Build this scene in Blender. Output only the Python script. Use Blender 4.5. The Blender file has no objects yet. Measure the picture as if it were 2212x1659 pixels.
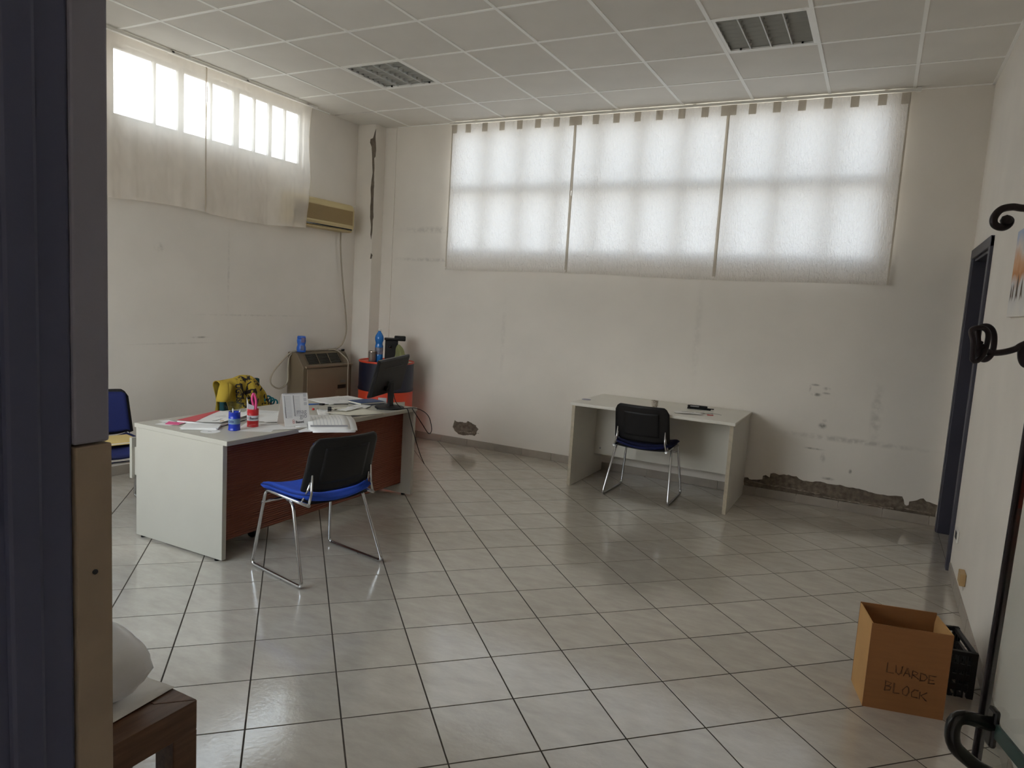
import bpy, bmesh, math, random
from mathutils import Vector, Matrix, noise
from mathutils.geometry import tessellate_polygon
random.seed(7)
PI = math.pi
scene = bpy.context.scene
COL = scene.collection

# ------------------------------------------------------------------ camera
CAM = Vector((5.3512, -5.8396, 1.5737))
RX = Vector((0.88455, 0.46248, 0.06062)); UP = Vector((-0.10696, 0.07462, 0.99146)); FW = Vector((-0.45401, 0.88348, -0.11547))
cam_d = bpy.data.cameras.new('camera'); cam = bpy.data.objects.new('camera', cam_d); COL.objects.link(cam)
cam_d.sensor_width = 36; cam_d.lens = 1513.86 / 2212 * 36; cam_d.clip_start = 0.02
m = Matrix((RX, UP, -FW)).transposed().to_4x4(); m.translation = CAM
cam.matrix_world = m
scene.camera = cam

# ------------------------------------------------------------------ sky, exposure
w = bpy.data.worlds.new('World'); scene.world = w; w.use_nodes = True
nt = w.node_tree; nt.nodes.clear()
out = nt.nodes.new('ShaderNodeOutputWorld'); bg = nt.nodes.new('ShaderNodeBackground')
tc = nt.nodes.new('ShaderNodeTexCoord'); sp = nt.nodes.new('ShaderNodeSeparateXYZ'); rp = nt.nodes.new('ShaderNodeValToRGB')
nt.links.new(tc.outputs['Generated'], sp.inputs[0]); nt.links.new(sp.outputs['Z'], rp.inputs[0])
e = rp.color_ramp.elements
e[0].position = 0.0; e[0].color = (0.34, 0.33, 0.31, 1)
e[1].position = 1.0; e[1].color = (0.62, 0.78, 1.0, 1)
for pos, c in ((0.01, (0.99, 0.975, 0.955, 1)), (0.25, (0.98, 0.98, 0.98, 1)), (0.45, (0.84, 0.92, 1.0, 1))):
    q = e.new(pos); q.color = c
bg.inputs[1].default_value = 5.6
w.cycles.sampling_method = 'MANUAL'; w.cycles.sample_map_resolution = 256
nt.links.new(rp.outputs[0], bg.inputs[0]); nt.links.new(bg.outputs[0], out.inputs[0])
vs = scene.view_settings
scene.display_settings.display_device = 'sRGB'
vs.view_transform = 'Standard'; vs.look = 'None'; vs.gamma = 1.0; vs.use_curve_mapping = False
vs.exposure = 0.42
scene.cycles.use_denoising = True
scene.cycles.max_bounces = 8; scene.cycles.diffuse_bounces = 6; scene.cycles.glossy_bounces = 3; scene.cycles.transparent_max_bounces = 8
scene.cycles.use_adaptive_sampling = True; scene.cycles.adaptive_threshold = 0.1; scene.cycles.adaptive_min_samples = 16
scene.cycles.caustics_reflective = False; scene.cycles.caustics_refractive = False
scene.cycles.sample_clamp_indirect = 6.0

# ------------------------------------------------------------------ helpers
def srgb(h):
    if isinstance(h, str):
        h = h.lstrip('#'); c = [int(h[i:i+2], 16) / 255 for i in (0, 2, 4)]
    else: c = h
    return tuple((x / 12.92 if x <= 0.04045 else ((x + 0.055) / 1.055) ** 2.4) for x in c)

def nd(t, kind, **kw):
    n = t.nodes.new(kind)
    for k, v in kw.items():
        if k.startswith('i_'): n.inputs[k[2:].replace('_', ' ')].default_value = v
        else: setattr(n, k, v)
    return n

def mat(name, col, rough=0.6, metal=0.0, var=0.0, vscale=6.0, bump=0.0, bscale=60.0, col2=None, spec=0.5, coat=0.0, rand=0.0, stretch=None):
    M = bpy.data.materials.new(name); M.use_nodes = True
    t = M.node_tree; b = t.nodes['Principled BSDF']
    c = srgb(col) + (1,)
    b.inputs['Base Color'].default_value = c; b.inputs['Roughness'].default_value = rough
    b.inputs['Metallic'].default_value = metal; b.inputs['Specular IOR Level'].default_value = spec
    if coat: b.inputs['Coat Weight'].default_value = coat
    tcn = nd(t, 'ShaderNodeTexCoord')
    src = tcn.outputs['Object']
    if stretch:
        mp = nd(t, 'ShaderNodeMapping'); mp.inputs['Scale'].default_value = stretch
        t.links.new(src, mp.inputs[0]); src = mp.outputs[0]
    if var or col2:
        nz = nd(t, 'ShaderNodeTexNoise'); nz.inputs['Scale'].default_value = vscale; nz.inputs['Detail'].default_value = 5
        t.links.new(src, nz.inputs['Vector'])
        mx = nd(t, 'ShaderNodeMix', data_type='RGBA')
        cr = nd(t, 'ShaderNodeMapRange'); cr.inputs[1].default_value = 0.3; cr.inputs[2].default_value = 0.7
        t.links.new(nz.outputs[0], cr.inputs[0]); t.links.new(cr.outputs[0], mx.inputs[0])
        if col2: a_, b_ = c, srgb(col2) + (1,)
        else:
            a_ = tuple(x * (1 - var) for x in c[:3]) + (1,); b_ = tuple(min(1, x * (1 + var)) for x in c[:3]) + (1,)
        mx.inputs[6].default_value = a_; mx.inputs[7].default_value = b_
        res = mx.outputs[2]
        if rand:
            oi = nd(t, 'ShaderNodeObjectInfo'); hs = nd(t, 'ShaderNodeHueSaturation')
            mr = nd(t, 'ShaderNodeMapRange'); mr.inputs[3].default_value = 1 - rand; mr.inputs[4].default_value = 1 + rand
            t.links.new(oi.outputs['Random'], mr.inputs[0]); t.links.new(mr.outputs[0], hs.inputs['Value']); t.links.new(res, hs.inputs['Color']); res = hs.outputs[0]
        t.links.new(res, b.inputs['Base Color'])
    if bump:
        nz2 = nd(t, 'ShaderNodeTexNoise'); nz2.inputs['Scale'].default_value = bscale; nz2.inputs['Detail'].default_value = 4
        t.links.new(src, nz2.inputs['Vector'])
        bp = nd(t, 'ShaderNodeBump'); bp.inputs['Strength'].default_value = bump; bp.inputs['Distance'].default_value = 0.01
        t.links.new(nz2.outputs[0], bp.inputs['Height']); t.links.new(bp.outputs[0], b.inputs['Normal'])
    return M

class MB:
    def __init__(s): s.v = []; s.f = []; s.sm = []
    def add(s, vs, fs, M=None, smooth=False):
        o = len(s.v)
        s.v += [tuple(M @ Vector(p)) if M else tuple(p) for p in vs]
        s.f += [tuple(i + o for i in f) for f in fs]; s.sm += [smooth] * len(fs)
        return s
    def box(s, x0, x1, y0, y1, z0, z1, M=None):
        vs = [(x, y, z) for z in (z0, z1) for y in (y0, y1) for x in (x0, x1)]
        return s.add(vs, [(0,2,3,1),(4,5,7,6),(0,1,5,4),(2,6,7,3),(0,4,6,2),(1,3,7,5)], M)
    def lathe(s, prof, n=28, M=None, c=(0,0,0), smooth=True, cap=True):
        vs = []; fs = []
        for r, z in prof:
            for k in range(n):
                a = 2 * PI * k / n; vs.append((c[0] + r * math.cos(a), c[1] + r * math.sin(a), c[2] + z))
        for i in range(len(prof) - 1):
            for k in range(n):
                k2 = (k + 1) % n
                fs.append((i*n+k, i*n+k2, (i+1)*n+k2, (i+1)*n+k))
        s.add(vs, fs, M, smooth)
        if cap:
            o = len(s.v) - len(vs)
            s.f.append(tuple(o + k for k in reversed(range(n)))); s.sm.append(False)
            s.f.append(tuple(o + (len(prof)-1)*n + k for k in range(n))); s.sm.append(False)
        return s
    def cyl(s, c, r, h, n=20, M=None, r2=None): return s.lathe([(r, 0), (r if r2 is None else r2, h)], n, M, c)
    def tube(s, pts, r, n=8, M=None, closed=False, rs=None):
        P = [Vector(p) for p in pts]; N = len(P); vs = []; fs = []
        prev = None
        for i, p in enumerate(P):
            if closed: d = P[(i+1) % N] - P[i-1]
            else: d = (P[min(i+1, N-1)] - P[max(i-1, 0)])
            d.normalize()
            if prev is None:
                u = d.orthogonal().normalized()
            else:
                u = prev - d * prev.dot(d)
                u = u.normalized() if u.length > 1e-6 else d.orthogonal().normalized()
            prev = u; v = d.cross(u)
            rr = rs[i] if rs else r
            for k in range(n):
                a = 2*PI*k/n; vs.append(p + (u*math.cos(a) + v*math.sin(a)) * rr)
        for i in range(N if closed else N-1):
            j = (i+1) % N
            for k in range(n):
                k2 = (k+1) % n; fs.append((i*n+k, i*n+k2, j*n+k2, j*n+k))
        s.add(vs, fs, M, True)
        if not closed:
            o = len(s.v) - len(vs)
            s.f.append(tuple(o+k for k in reversed(range(n)))); s.sm.append(False)
            s.f.append(tuple(o+(N-1)*n+k for k in range(n))); s.sm.append(False)
        return s
    def prism(s, poly, h, M=None, z=0.0):      # convex/concave outline in xy, extruded along z
        n = len(poly)
        vs = [(x, y, z) for x, y in poly] + [(x, y, z + h) for x, y in poly]
        fs = [(i, (i+1) % n, n+(i+1) % n, n+i) for i in range(n)]
        tri = tessellate_polygon([[Vector((x, y, 0)) for x, y in poly]])
        fs += [(a, c, b) for a, b, c in tri] + [(n+a, n+b, n+c) for a, b, c in tri]
        return s.add(vs, fs, M)
    def grid(s, fn, nu, nv, M=None, smooth=True, thick=0.0):
        vs = [fn(i / nu, j / nv) for j in range(nv + 1) for i in range(nu + 1)]
        fs = [(j*(nu+1)+i, j*(nu+1)+i+1, (j+1)*(nu+1)+i+1, (j+1)*(nu+1)+i) for j in range(nv) for i in range(nu)]
        return s.add(vs, fs, M, smooth)

def smooth_path(pts, sub=6, closed=False):
    P = [Vector(p) for p in pts]; n = len(P); o = []
    rng = range(n) if closed else range(n - 1)
    for i in rng:
        if closed: p0, p1, p2, p3 = P[i-1], P[i], P[(i+1) % n], P[(i+2) % n]
        else: p0, p1, p2, p3 = P[max(i-1, 0)], P[i], P[i+1], P[min(i+2, n-1)]
        for k in range(sub):
            t = k / sub
            o.append(0.5 * ((2*p1) + (p2-p0)*t + (2*p0-5*p1+4*p2-p3)*t*t + (3*p1-p0-3*p2+p3)*t**3))
    if not closed: o.append(P[-1])
    return o

def bend_path(pts, rad=0.04, sub=5):           # straight runs with rounded corners
    P = [Vector(p) for p in pts]; o = [P[0]]
    for i in range(1, len(P) - 1):
        a = P[i-1] - P[i]; b = P[i+1] - P[i]
        r = min(rad, a.length*0.45, b.length*0.45)
        s0 = P[i] + a.normalized()*r; s1 = P[i] + b.normalized()*r
        for k in range(sub + 1):
            t = k / sub; o.append((1-t)**2*s0 + 2*t*(1-t)*P[i] + t*t*s1)
    o.append(P[-1]); return o

def obj(name, mb, material, parent=None, bevel=0.0, seg=2, solid=0.0, sub=0):
    me = bpy.data.meshes.new(name); me.from_pydata(mb.v, [], mb.f); me.update()
    for p, sflag in zip(me.polygons, mb.sm): p.use_smooth = sflag
    if material: me.materials.append(material)
    o = bpy.data.objects.new(name, me); COL.objects.link(o)
    if parent: o.parent = parent
    if solid:
        md = o.modifiers.new('thickness', 'SOLIDIFY'); md.thickness = solid; md.offset = 0
    if bevel:
        md = o.modifiers.new('edges', 'BEVEL'); md.width = bevel; md.segments = seg; md.limit_method = 'ANGLE'; md.angle_limit = 0.6
    if sub:
        md = o.modifiers.new('smooth', 'SUBSURF'); md.levels = sub; md.render_levels = sub
    return o

def tag(o, label=None, cat=None, group=None, kind=None):
    if label: o['label'] = label
    if cat: o['category'] = cat
    if group: o['group'] = group
    if kind: o['kind'] = kind
    return o

def thing(name, label, cat, loc=(0,0,0), rotz=0.0, group=None, kind=None):
    o = bpy.data.objects.new(name, None); COL.objects.link(o)
    o.location = loc; o.rotation_euler = (0, 0, rotz); o.empty_display_size = 0.1
    return tag(o, label, cat, group, kind)

def text_mesh(body, size, fn, ax='LEFT', extrude=0.0, bold=0.0):
    """letters as a flat mesh whose points go through fn(x, y)"""
    cu = bpy.data.curves.new('txt', 'FONT'); cu.body = body; cu.size = size; cu.align_x = ax; cu.resolution_u = 3; cu.offset = bold
    o = bpy.data.objects.new('txt', cu); COL.objects.link(o)
    bpy.context.view_layer.update()
    me = bpy.data.meshes.new_from_object(o.evaluated_get(bpy.context.evaluated_depsgraph_get()))
    mb = MB(); mb.add([fn(v.co.x, v.co.y) for v in me.vertices], [tuple(p.vertices) for p in me.polygons])
    bpy.data.objects.remove(o); bpy.data.curves.remove(cu); bpy.data.meshes.remove(me)
    return mb

# ------------------------------------------------------------------ materials
def wall_material(name, base, stains=()):
    M = mat(name, base, rough=0.85, var=0.035, vscale=2.2, bump=0.05, bscale=35)
    t = M.node_tree; b = t.nodes['Principled BSDF']
    src = b.inputs['Base Color'].links[0].from_socket
    tcn = nd(t, 'ShaderNodeTexCoord')
    nz = nd(t, 'ShaderNodeTexNoise'); nz.inputs['Scale'].default_value = 22; nz.inputs['Detail'].default_value = 4
    t.links.new(tcn.outputs['Object'], nz.inputs['Vector'])
    tot = None
    for (c, r, amt) in stains:
        mp = nd(t, 'ShaderNodeMapping', vector_type='TEXTURE'); mp.inputs['Location'].default_value = c; mp.inputs['Scale'].default_value = r
        t.links.new(tcn.outputs['Object'], mp.inputs[0])
        ln = nd(t, 'ShaderNodeVectorMath', operation='LENGTH'); t.links.new(mp.outputs[0], ln.inputs[0])
        mr = nd(t, 'ShaderNodeMapRange', interpolation_type='SMOOTHSTEP'); mr.inputs[1].default_value = 1.0; mr.inputs[2].default_value = 0.1; mr.inputs[4].default_value = amt
        t.links.new(ln.outputs['Value'], mr.inputs[0])
        if tot is None: tot = mr.outputs[0]
        else:
            ad = nd(t, 'ShaderNodeMath', operation='MAXIMUM'); t.links.new(tot, ad.inputs[0]); t.links.new(mr.outputs[0], ad.inputs[1]); tot = ad.outputs[0]
    if tot is not None:
        nr = nd(t, 'ShaderNodeMapRange'); nr.inputs[1].default_value = 0.35; nr.inputs[2].default_value = 0.6
        t.links.new(nz.outputs[0], nr.inputs[0])
        mu = nd(t, 'ShaderNodeMath', operation='MULTIPLY'); t.links.new(tot, mu.inputs[0]); t.links.new(nr.outputs[0], mu.inputs[1])
        mx = nd(t, 'ShaderNodeMix', data_type='RGBA'); mx.inputs[7].default_value = srgb('#453c33') + (1,)
        t.links.new(mu.outputs[0], mx.inputs[0]); t.links.new(src, mx.inputs[6]); t.links.new(mx.outputs[2], b.inputs['Base Color'])
    return M

stains_back = [((4.93,.6,1.035),(.05,.3,.014),.55), ((4.89,.6,1.0),(.015,.3,.04),.5), ((4.945,.6,.955),(.06,.3,.022),.65), ((5.02,.6,1.012),(.04,.3,.02),.6),
    ((5.02,.6,.972),(.045,.3,.014),.55), ((5.02,.6,.694),(.045,.3,.035),.7), ((5.03,.6,.74),(.03,.3,.02),.35), ((4.97,.6,.49),(.11,.3,.012),.55),
    ((5.05,.6,.42),(.03,.3,.06),.3), ((5.27,.6,.339),(.018,.3,.028),.75), ((5.11,.6,.25),(.07,.3,.018),.55),
    ((5.41,.6,.85),(.06,.3,.35),.22), ((5.25,.6,.598),(.75,.3,.035),.28), ((1.0,.6,2.3),(.6,.3,.05),.2), ((.9,.6,1.98),(.6,.3,.03),.22), ((3.9,.6,1.4),(.05,.3,.7),.08), ((1.9,.6,1.2),(.04,.3,.6),.08)]
stains_left = [((.04,-1.83,1.05),(.3,.6,.008),.22), ((.04,-1.6,1.1),(.3,.12,.012),.5), ((.04,-2.0,1.85),(.3,.06,.05),.25), ((.04,-1.0,1.3),(.3,.9,.012),.18), ((.04,-1.3,1.7),(.3,.02,.5),.15)]
M_wall = wall_material('wall_paint', '#e9e3db', stains_back)
M_wall_l = wall_material('wall_paint_side', '#e9e3db', stains_left)
M_wall_p = wall_material('wall_paint_plain', '#e9e3db')
M_cement = mat('cement', '#8a7e70', rough=0.95, col2='#5d5247', vscale=26, bump=0.9, bscale=55)
M_cement_d = mat('cement_dark', '#7d7266', rough=0.95, col2='#675d52', vscale=30, bump=0.6, bscale=80)
M_ceil = mat('ceiling_panel', '#e3dfd8', rough=0.9, var=0.03, vscale=3, bump=0.03, bscale=300, rand=0.03)
M_tbar = mat('ceiling_grid', '#fbfaf6', rough=0.45)
M_void = mat('ceiling_void', '#5a5550', rough=0.95)
M_grout = mat('grout', '#40372e', rough=0.95, var=0.15, vscale=20)
M_base = mat('baseboard_tile', '#a59c91', rough=0.35, var=0.08, vscale=9, rand=0.05)
M_frame = mat('window_frame', '#b9b6b0', rough=0.5)
M_rail = mat('curtain_rail', '#e9e6df', rough=0.4)
M_dark = mat('dark_frame', '#3e3d49', rough=0.45, var=0.06)
M_darkgrey = mat('grey_frame', '#9493a0', rough=0.5, var=0.05)
M_jamb = mat('jamb_paint', '#565a72', rough=0.45, var=0.05)
M_bare = mat('bare_beige', '#a69683', rough=0.75, var=0.08, vscale=12)
M_desk = mat('desk_laminate', '#b9b4a8', rough=0.42, var=0.02, vscale=5)
M_desk_w = mat('desk_white', '#dedad0', rough=0.4, var=0.02)
M_edge = mat('worn_edge', '#b9ae9a', rough=0.6, var=0.12, vscale=30)
M_chrome = mat('chrome', '#c9c9cb', rough=0.16, metal=1.0)
M_black = mat('black_plastic', '#171618', rough=0.5, spec=0.35, bump=0.04, bscale=300)
M_blackg = mat('black_gloss', '#0f0f11', rough=0.18)
M_blue = mat('blue_fabric', '#2450c4', rough=0.9, var=0.08, vscale=120, bump=0.15, bscale=500)
M_navy = mat('navy_fabric', '#141f58', rough=0.9, var=0.08, vscale=120, bump=0.15, bscale=500)
M_teal = mat('teal_fabric', '#123f45', rough=0.9, var=0.1, vscale=100)
M_paper = mat('paper', '#e8e6e3', rough=0.7)
M_papw = mat('paper_warm', '#ded9c8', rough=0.7)
M_ink = mat('print_ink', '#2c2b30', rough=0.6)
M_inkg = mat('print_grey', '#98969a', rough=0.6)
M_red = mat('red_plastic', '#c3272b', rough=0.3)
M_redp = mat('red_paper', '#cc4a52', rough=0.55)
M_bluep = mat('blue_can_paint', '#1c36a8', rough=0.25)
M_pink = mat('pink_plastic', '#d4487f', rough=0.35)
M_pinkn = mat('pink_note', '#ea8fa8', rough=0.7)
M_drumn = mat('drum_navy', '#12152a', rough=0.4, var=0.15, vscale=5)
M_drumr = mat('drum_red', '#d8472c', rough=0.4, var=0.08, vscale=5)
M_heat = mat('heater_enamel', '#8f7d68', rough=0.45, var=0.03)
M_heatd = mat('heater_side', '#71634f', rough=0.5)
M_ac = mat('ac_cream', '#cdbb8c', rough=0.45)
M_acg = mat('ac_grille', '#9d8558', rough=0.6)
M_cable = mat('cable_beige', '#a79d8d', rough=0.5)
M_card = mat('cardboard', '#93623a', rough=0.85, var=0.06, vscale=7, stretch=(1, 1, 8))
M_cardl = mat('cardboard_light', '#c79a62', rough=0.85, var=0.06)
M_wood = mat('brown_wood', '#70503c', rough=0.4, col2='#553a2a', vscale=5, stretch=(14, 1.2, 14), bump=0.08, bscale=20)
M_iron = mat('wrought_iron', '#241a20', rough=0.4, metal=0.4, bump=0.25, bscale=60)
M_bag = mat('white_plastic', '#f1f2f6', rough=0.28, bump=0.2, bscale=8)
M_door_p = None
M_green = mat('green_rail', '#3f5a55', rough=0.4)
M_alu = mat('louvre_metal', '#b4b3ad', rough=0.4, metal=0.25)
M_white = mat('white_plastic_clean', '#e6e4de', rough=0.4)

def cloth_material(name, refl, trans, thru, through_col=(1, 1, 1), bump=0.3, bs=70, weave=False):
    M = bpy.data.materials.new(name); M.use_nodes = True; t = M.node_tree; t.nodes.clear()
    o = nd(t, 'ShaderNodeOutputMaterial'); df = nd(t, 'ShaderNodeBsdfDiffuse'); tr = nd(t, 'ShaderNodeBsdfTranslucent'); tp = nd(t, 'ShaderNodeBsdfTransparent')
    df.inputs[0].default_value = refl + (1,); tr.inputs[0].default_value = trans + (1,); tp.inputs[0].default_value = through_col + (1,)
    m1 = nd(t, 'ShaderNodeAddShader'); m2 = nd(t, 'ShaderNodeMixShader')
    t.links.new(df.outputs[0], m1.inputs[0]); t.links.new(tr.outputs[0], m1.inputs[1])
    m2.inputs[0].default_value = thru
    t.links.new(m1.outputs[0], m2.inputs[1]); t.links.new(tp.outputs[0], m2.inputs[2]); t.links.new(m2.outputs[0], o.inputs[0])
    tcn = nd(t, 'ShaderNodeTexCoord'); mp = nd(t, 'ShaderNodeMapping'); mp.inputs['Scale'].default_value = (2.6, 2.6, 0.8)
    nz = nd(t, 'ShaderNodeTexNoise'); nz.inputs['Scale'].default_value = bs * 0.4; nz.inputs['Detail'].default_value = 6; nz.inputs['Distortion'].default_value = 0.6
    bp = nd(t, 'ShaderNodeBump'); bp.inputs['Strength'].default_value = bump; bp.inputs['Distance'].default_value = 0.03
    t.links.new(tcn.outputs['Object'], mp.inputs[0]); t.links.new(mp.outputs[0], nz.inputs['Vector']); t.links.new(nz.outputs[0], bp.inputs['Height'])
    t.links.new(bp.outputs[0], df.inputs['Normal']); t.links.new(bp.outputs[0], tr.inputs['Normal'])
    if weave:
        nv = nd(t, 'ShaderNodeTexNoise'); nv.inputs['Scale'].default_value = 3.0
        t.links.new(tcn.outputs['Object'], nv.inputs['Vector'])
        mr = nd(t, 'ShaderNodeMapRange'); mr.inputs[3].default_value = thru * 0.75; mr.inputs[4].default_value = thru * 1.25
        t.links.new(nv.outputs[0], mr.inputs[0]); t.links.new(mr.outputs[0], m2.inputs[0])
    return M
M_curt = cloth_material('curtain_cotton', (0.74, 0.695, 0.64), (0.192, 0.192, 0.197), 0.0, bump=0.6)
M_sheer = cloth_material('curtain_sheer', (0.71, 0.665, 0.61), (0.26, 0.25, 0.235), 0.4, bump=0.06, weave=True)
M_hem = cloth_material('sheer_hem', (0.48, 0.44, 0.38), (0.2, 0.18, 0.15), 0.0, bump=0.1)
M_tab = cloth_material('curtain_tab', (0.52, 0.475, 0.41), (0.14, 0.128, 0.11), 0.0, bump=0.2)

def glass_material(name, tint, refl=0.06, rough=0.02):
    M = bpy.data.materials.new(name); M.use_nodes = True; t = M.node_tree; t.nodes.clear()
    o = nd(t, 'ShaderNodeOutputMaterial'); tp = nd(t, 'ShaderNodeBsdfTransparent'); gl = nd(t, 'ShaderNodeBsdfGlossy'); mx = nd(t, 'ShaderNodeMixShader')
    tp.inputs[0].default_value = tint + (1,); gl.inputs['Roughness'].default_value = rough
    fr = nd(t, 'ShaderNodeFresnel'); fr.inputs[0].default_value = 1.45
    ge = nd(t, 'ShaderNodeNewGeometry'); fm = nd(t, 'ShaderNodeMath', operation='SUBTRACT'); fm.inputs[0].default_value = 1.0; fq = nd(t, 'ShaderNodeMath', operation='MULTIPLY')
    t.links.new(ge.outputs['Backfacing'], fm.inputs[1]); t.links.new(fm.outputs[0], fq.inputs[0]); t.links.new(fr.outputs[0], fq.inputs[1])
    t.links.new(fq.outputs[0], mx.inputs[0]); t.links.new(tp.outputs[0], mx.inputs[1]); t.links.new(gl.outputs[0], mx.inputs[2]); t.links.new(mx.outputs[0], o.inputs[0])
    return M
M_glass = glass_material('window_glass', (0.96, 0.98, 0.98))
M_door_p = glass_material('door_glass', (0.86, 0.88, 0.87))
M_bottle = glass_material('blue_bottle_glass', (0.10, 0.38, 0.75))
M_clear = glass_material('clear_plastic', (0.80, 0.84, 0.86))

def tile_material():
    M = bpy.data.materials.new('floor_tile'); M.use_nodes = True; t = M.node_tree; b = t.nodes['Principled BSDF']
    tcn = nd(t, 'ShaderNodeTexCoord'); geo = nd(t, 'ShaderNodeNewGeometry')
    oi = nd(t, 'ShaderNodeObjectInfo')
    off = nd(t, 'ShaderNodeVectorMath', operation='MULTIPLY_ADD'); off.inputs[1].default_value = (1, 1, 1)
    cb = nd(t, 'ShaderNodeCombineXYZ'); ml = nd(t, 'ShaderNodeMath', operation='MULTIPLY'); ml.inputs[1].default_value = 40
    t.links.new(oi.outputs['Random'], ml.inputs[0]); t.links.new(ml.outputs[0], cb.inputs[2])
    t.links.new(geo.outputs['Position'], off.inputs[0]); t.links.new(cb.outputs[0], off.inputs[2])
    rot = nd(t, 'ShaderNodeMapping'); rot.inputs['Rotation'].default_value = (0, 0, -0.78); rot.inputs['Scale'].default_value = (0.7, 1.8, 1)
    t.links.new(off.outputs[0], rot.inputs[0])
    nz = nd(t, 'ShaderNodeTexNoise'); nz.inputs['Scale'].default_value = 9; nz.inputs['Detail'].default_value = 6; nz.inputs['Roughness'].default_value = 0.65
    t.links.new(rot.outputs[0], nz.inputs['Vector'])
    rp = nd(t, 'ShaderNodeValToRGB'); e = rp.color_ramp.elements
    e[0].position = 0.3; e[0].color = srgb('#b6ada2') + (1,); e[1].position = 0.72; e[1].color = srgb('#c8c0b4') + (1,)
    t.links.new(nz.outputs[0], rp.inputs[0])
    hs = nd(t, 'ShaderNodeHueSaturation'); mr = nd(t, 'ShaderNodeMapRange'); mr.inputs[3].default_value = 0.95; mr.inputs[4].default_value = 1.04
    t.links.new(oi.outputs['Random'], mr.inputs[0]); t.links.new(mr.outputs[0], hs.inputs['Value']); t.links.new(rp.outputs[0], hs.inputs['Color'])
    t.links.new(hs.outputs[0], b.inputs['Base Color'])
    b.inputs['Specular IOR Level'].default_value = 1.0; b.inputs['Coat Weight'].default_value = 0.6; b.inputs['Coat Roughness'].default_value = 0.1
    nr = nd(t, 'ShaderNodeMapRange'); nr.inputs[3].default_value = 0.07; nr.inputs[4].default_value = 0.16
    t.links.new(nz.outputs[0], nr.inputs[0]); t.links.new(nr.outputs[0], b.inputs['Roughness'])
    n2 = nd(t, 'ShaderNodeTexNoise'); n2.inputs['Scale'].default_value = 55; n2.inputs['Detail'].default_value = 3
    t.links.new(geo.outputs['Position'], n2.inputs['Vector'])
    bp = nd(t, 'ShaderNodeBump'); bp.inputs['Strength'].default_value = 0.2; bp.inputs['Distance'].default_value = 0.003
    t.links.new(n2.outputs[0], bp.inputs['Height']); t.links.new(bp.outputs[0], b.inputs['Normal'])
    return M
M_tile = tile_material()

def shirt_material():
    M = bpy.data.materials.new('yellow_print'); M.use_nodes = True; t = M.node_tree; b = t.nodes['Principled BSDF']
    b.inputs['Roughness'].default_value = 0.9
    tcn = nd(t, 'ShaderNodeTexCoord')
    nz = nd(t, 'ShaderNodeTexNoise'); nz.inputs['Scale'].default_value = 17; nz.inputs['Detail'].default_value = 3; nz.inputs['Distortion'].default_value = 1.2
    t.links.new(tcn.outputs['Object'], nz.inputs['Vector'])
    gt = nd(t, 'ShaderNodeMapRange'); gt.inputs[1].default_value = 0.5; gt.inputs[2].default_value = 0.52
    t.links.new(nz.outputs[0], gt.inputs[0])
    # the print covers the middle of the chest only
    sp = nd(t, 'ShaderNodeSeparateXYZ'); t.links.new(tcn.outputs['Object'], sp.inputs[0])
    m1 = nd(t, 'ShaderNodeMapRange'); m1.inputs[1].default_value = -0.13; m1.inputs[2].default_value = -0.10
    t.links.new(sp.outputs['Y'], m1.inputs[0])
    mu = nd(t, 'ShaderNodeMath', operation='MULTIPLY'); t.links.new(gt.outputs[0], mu.inputs[0]); t.links.new(m1.outputs[0], mu.inputs[1])
    mx = nd(t, 'ShaderNodeMix', data_type='RGBA'); mx.inputs[6].default_value = srgb('#bb9f38') + (1,); mx.inputs[7].default_value = srgb('#2a2220') + (1,)
    t.links.new(mu.outputs[0], mx.inputs[0]); t.links.new(mx.outputs[2], b.inputs['Base Color'])
    return M
M_shirt = shirt_material()
def ribbed_wood():
    M = mat('ribbed_mahogany', '#7a4029', rough=0.5, var=0.06, vscale=2)
    return M
M_mahog = ribbed_wood()

# ------------------------------------------------------------------ room shell
XL, XR, YB, YF, H = 0.04, 5.93, 0.607, -5.355, 3.405
TOP = 3.62

def wall_with_holes(name, mp, outer, holes, material):
    """mp(a, b, d) -> 3D, d is depth behind the face; holes = [(outline, depth)]"""
    loops = [outer] + [h for h, d in holes]
    flat = [p for l in loops for p in l]
    tri = tessellate_polygon([[Vector((a, b, 0)) for a, b in l] for l in loops])
    mb = MB(); mb.add([mp(a, b, 0) for a, b in flat], [tuple(x) for x in tri])
    for h, d in holes:
        n = len(h); vs = [mp(a, b, 0) for a, b in h] + [mp(a, b, d) for a, b in h]
        mb.add(vs, [(i, (i+1) % n, n + (i+1) % n, n + i) for i in range(n)])
    o = obj(name, mb, material); tag(o, kind='structure'); return o
def rect(a0, a1, b0, b1): return [(a0, b0), (a1, b0), (a1, b1), (a0, b1)]

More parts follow.
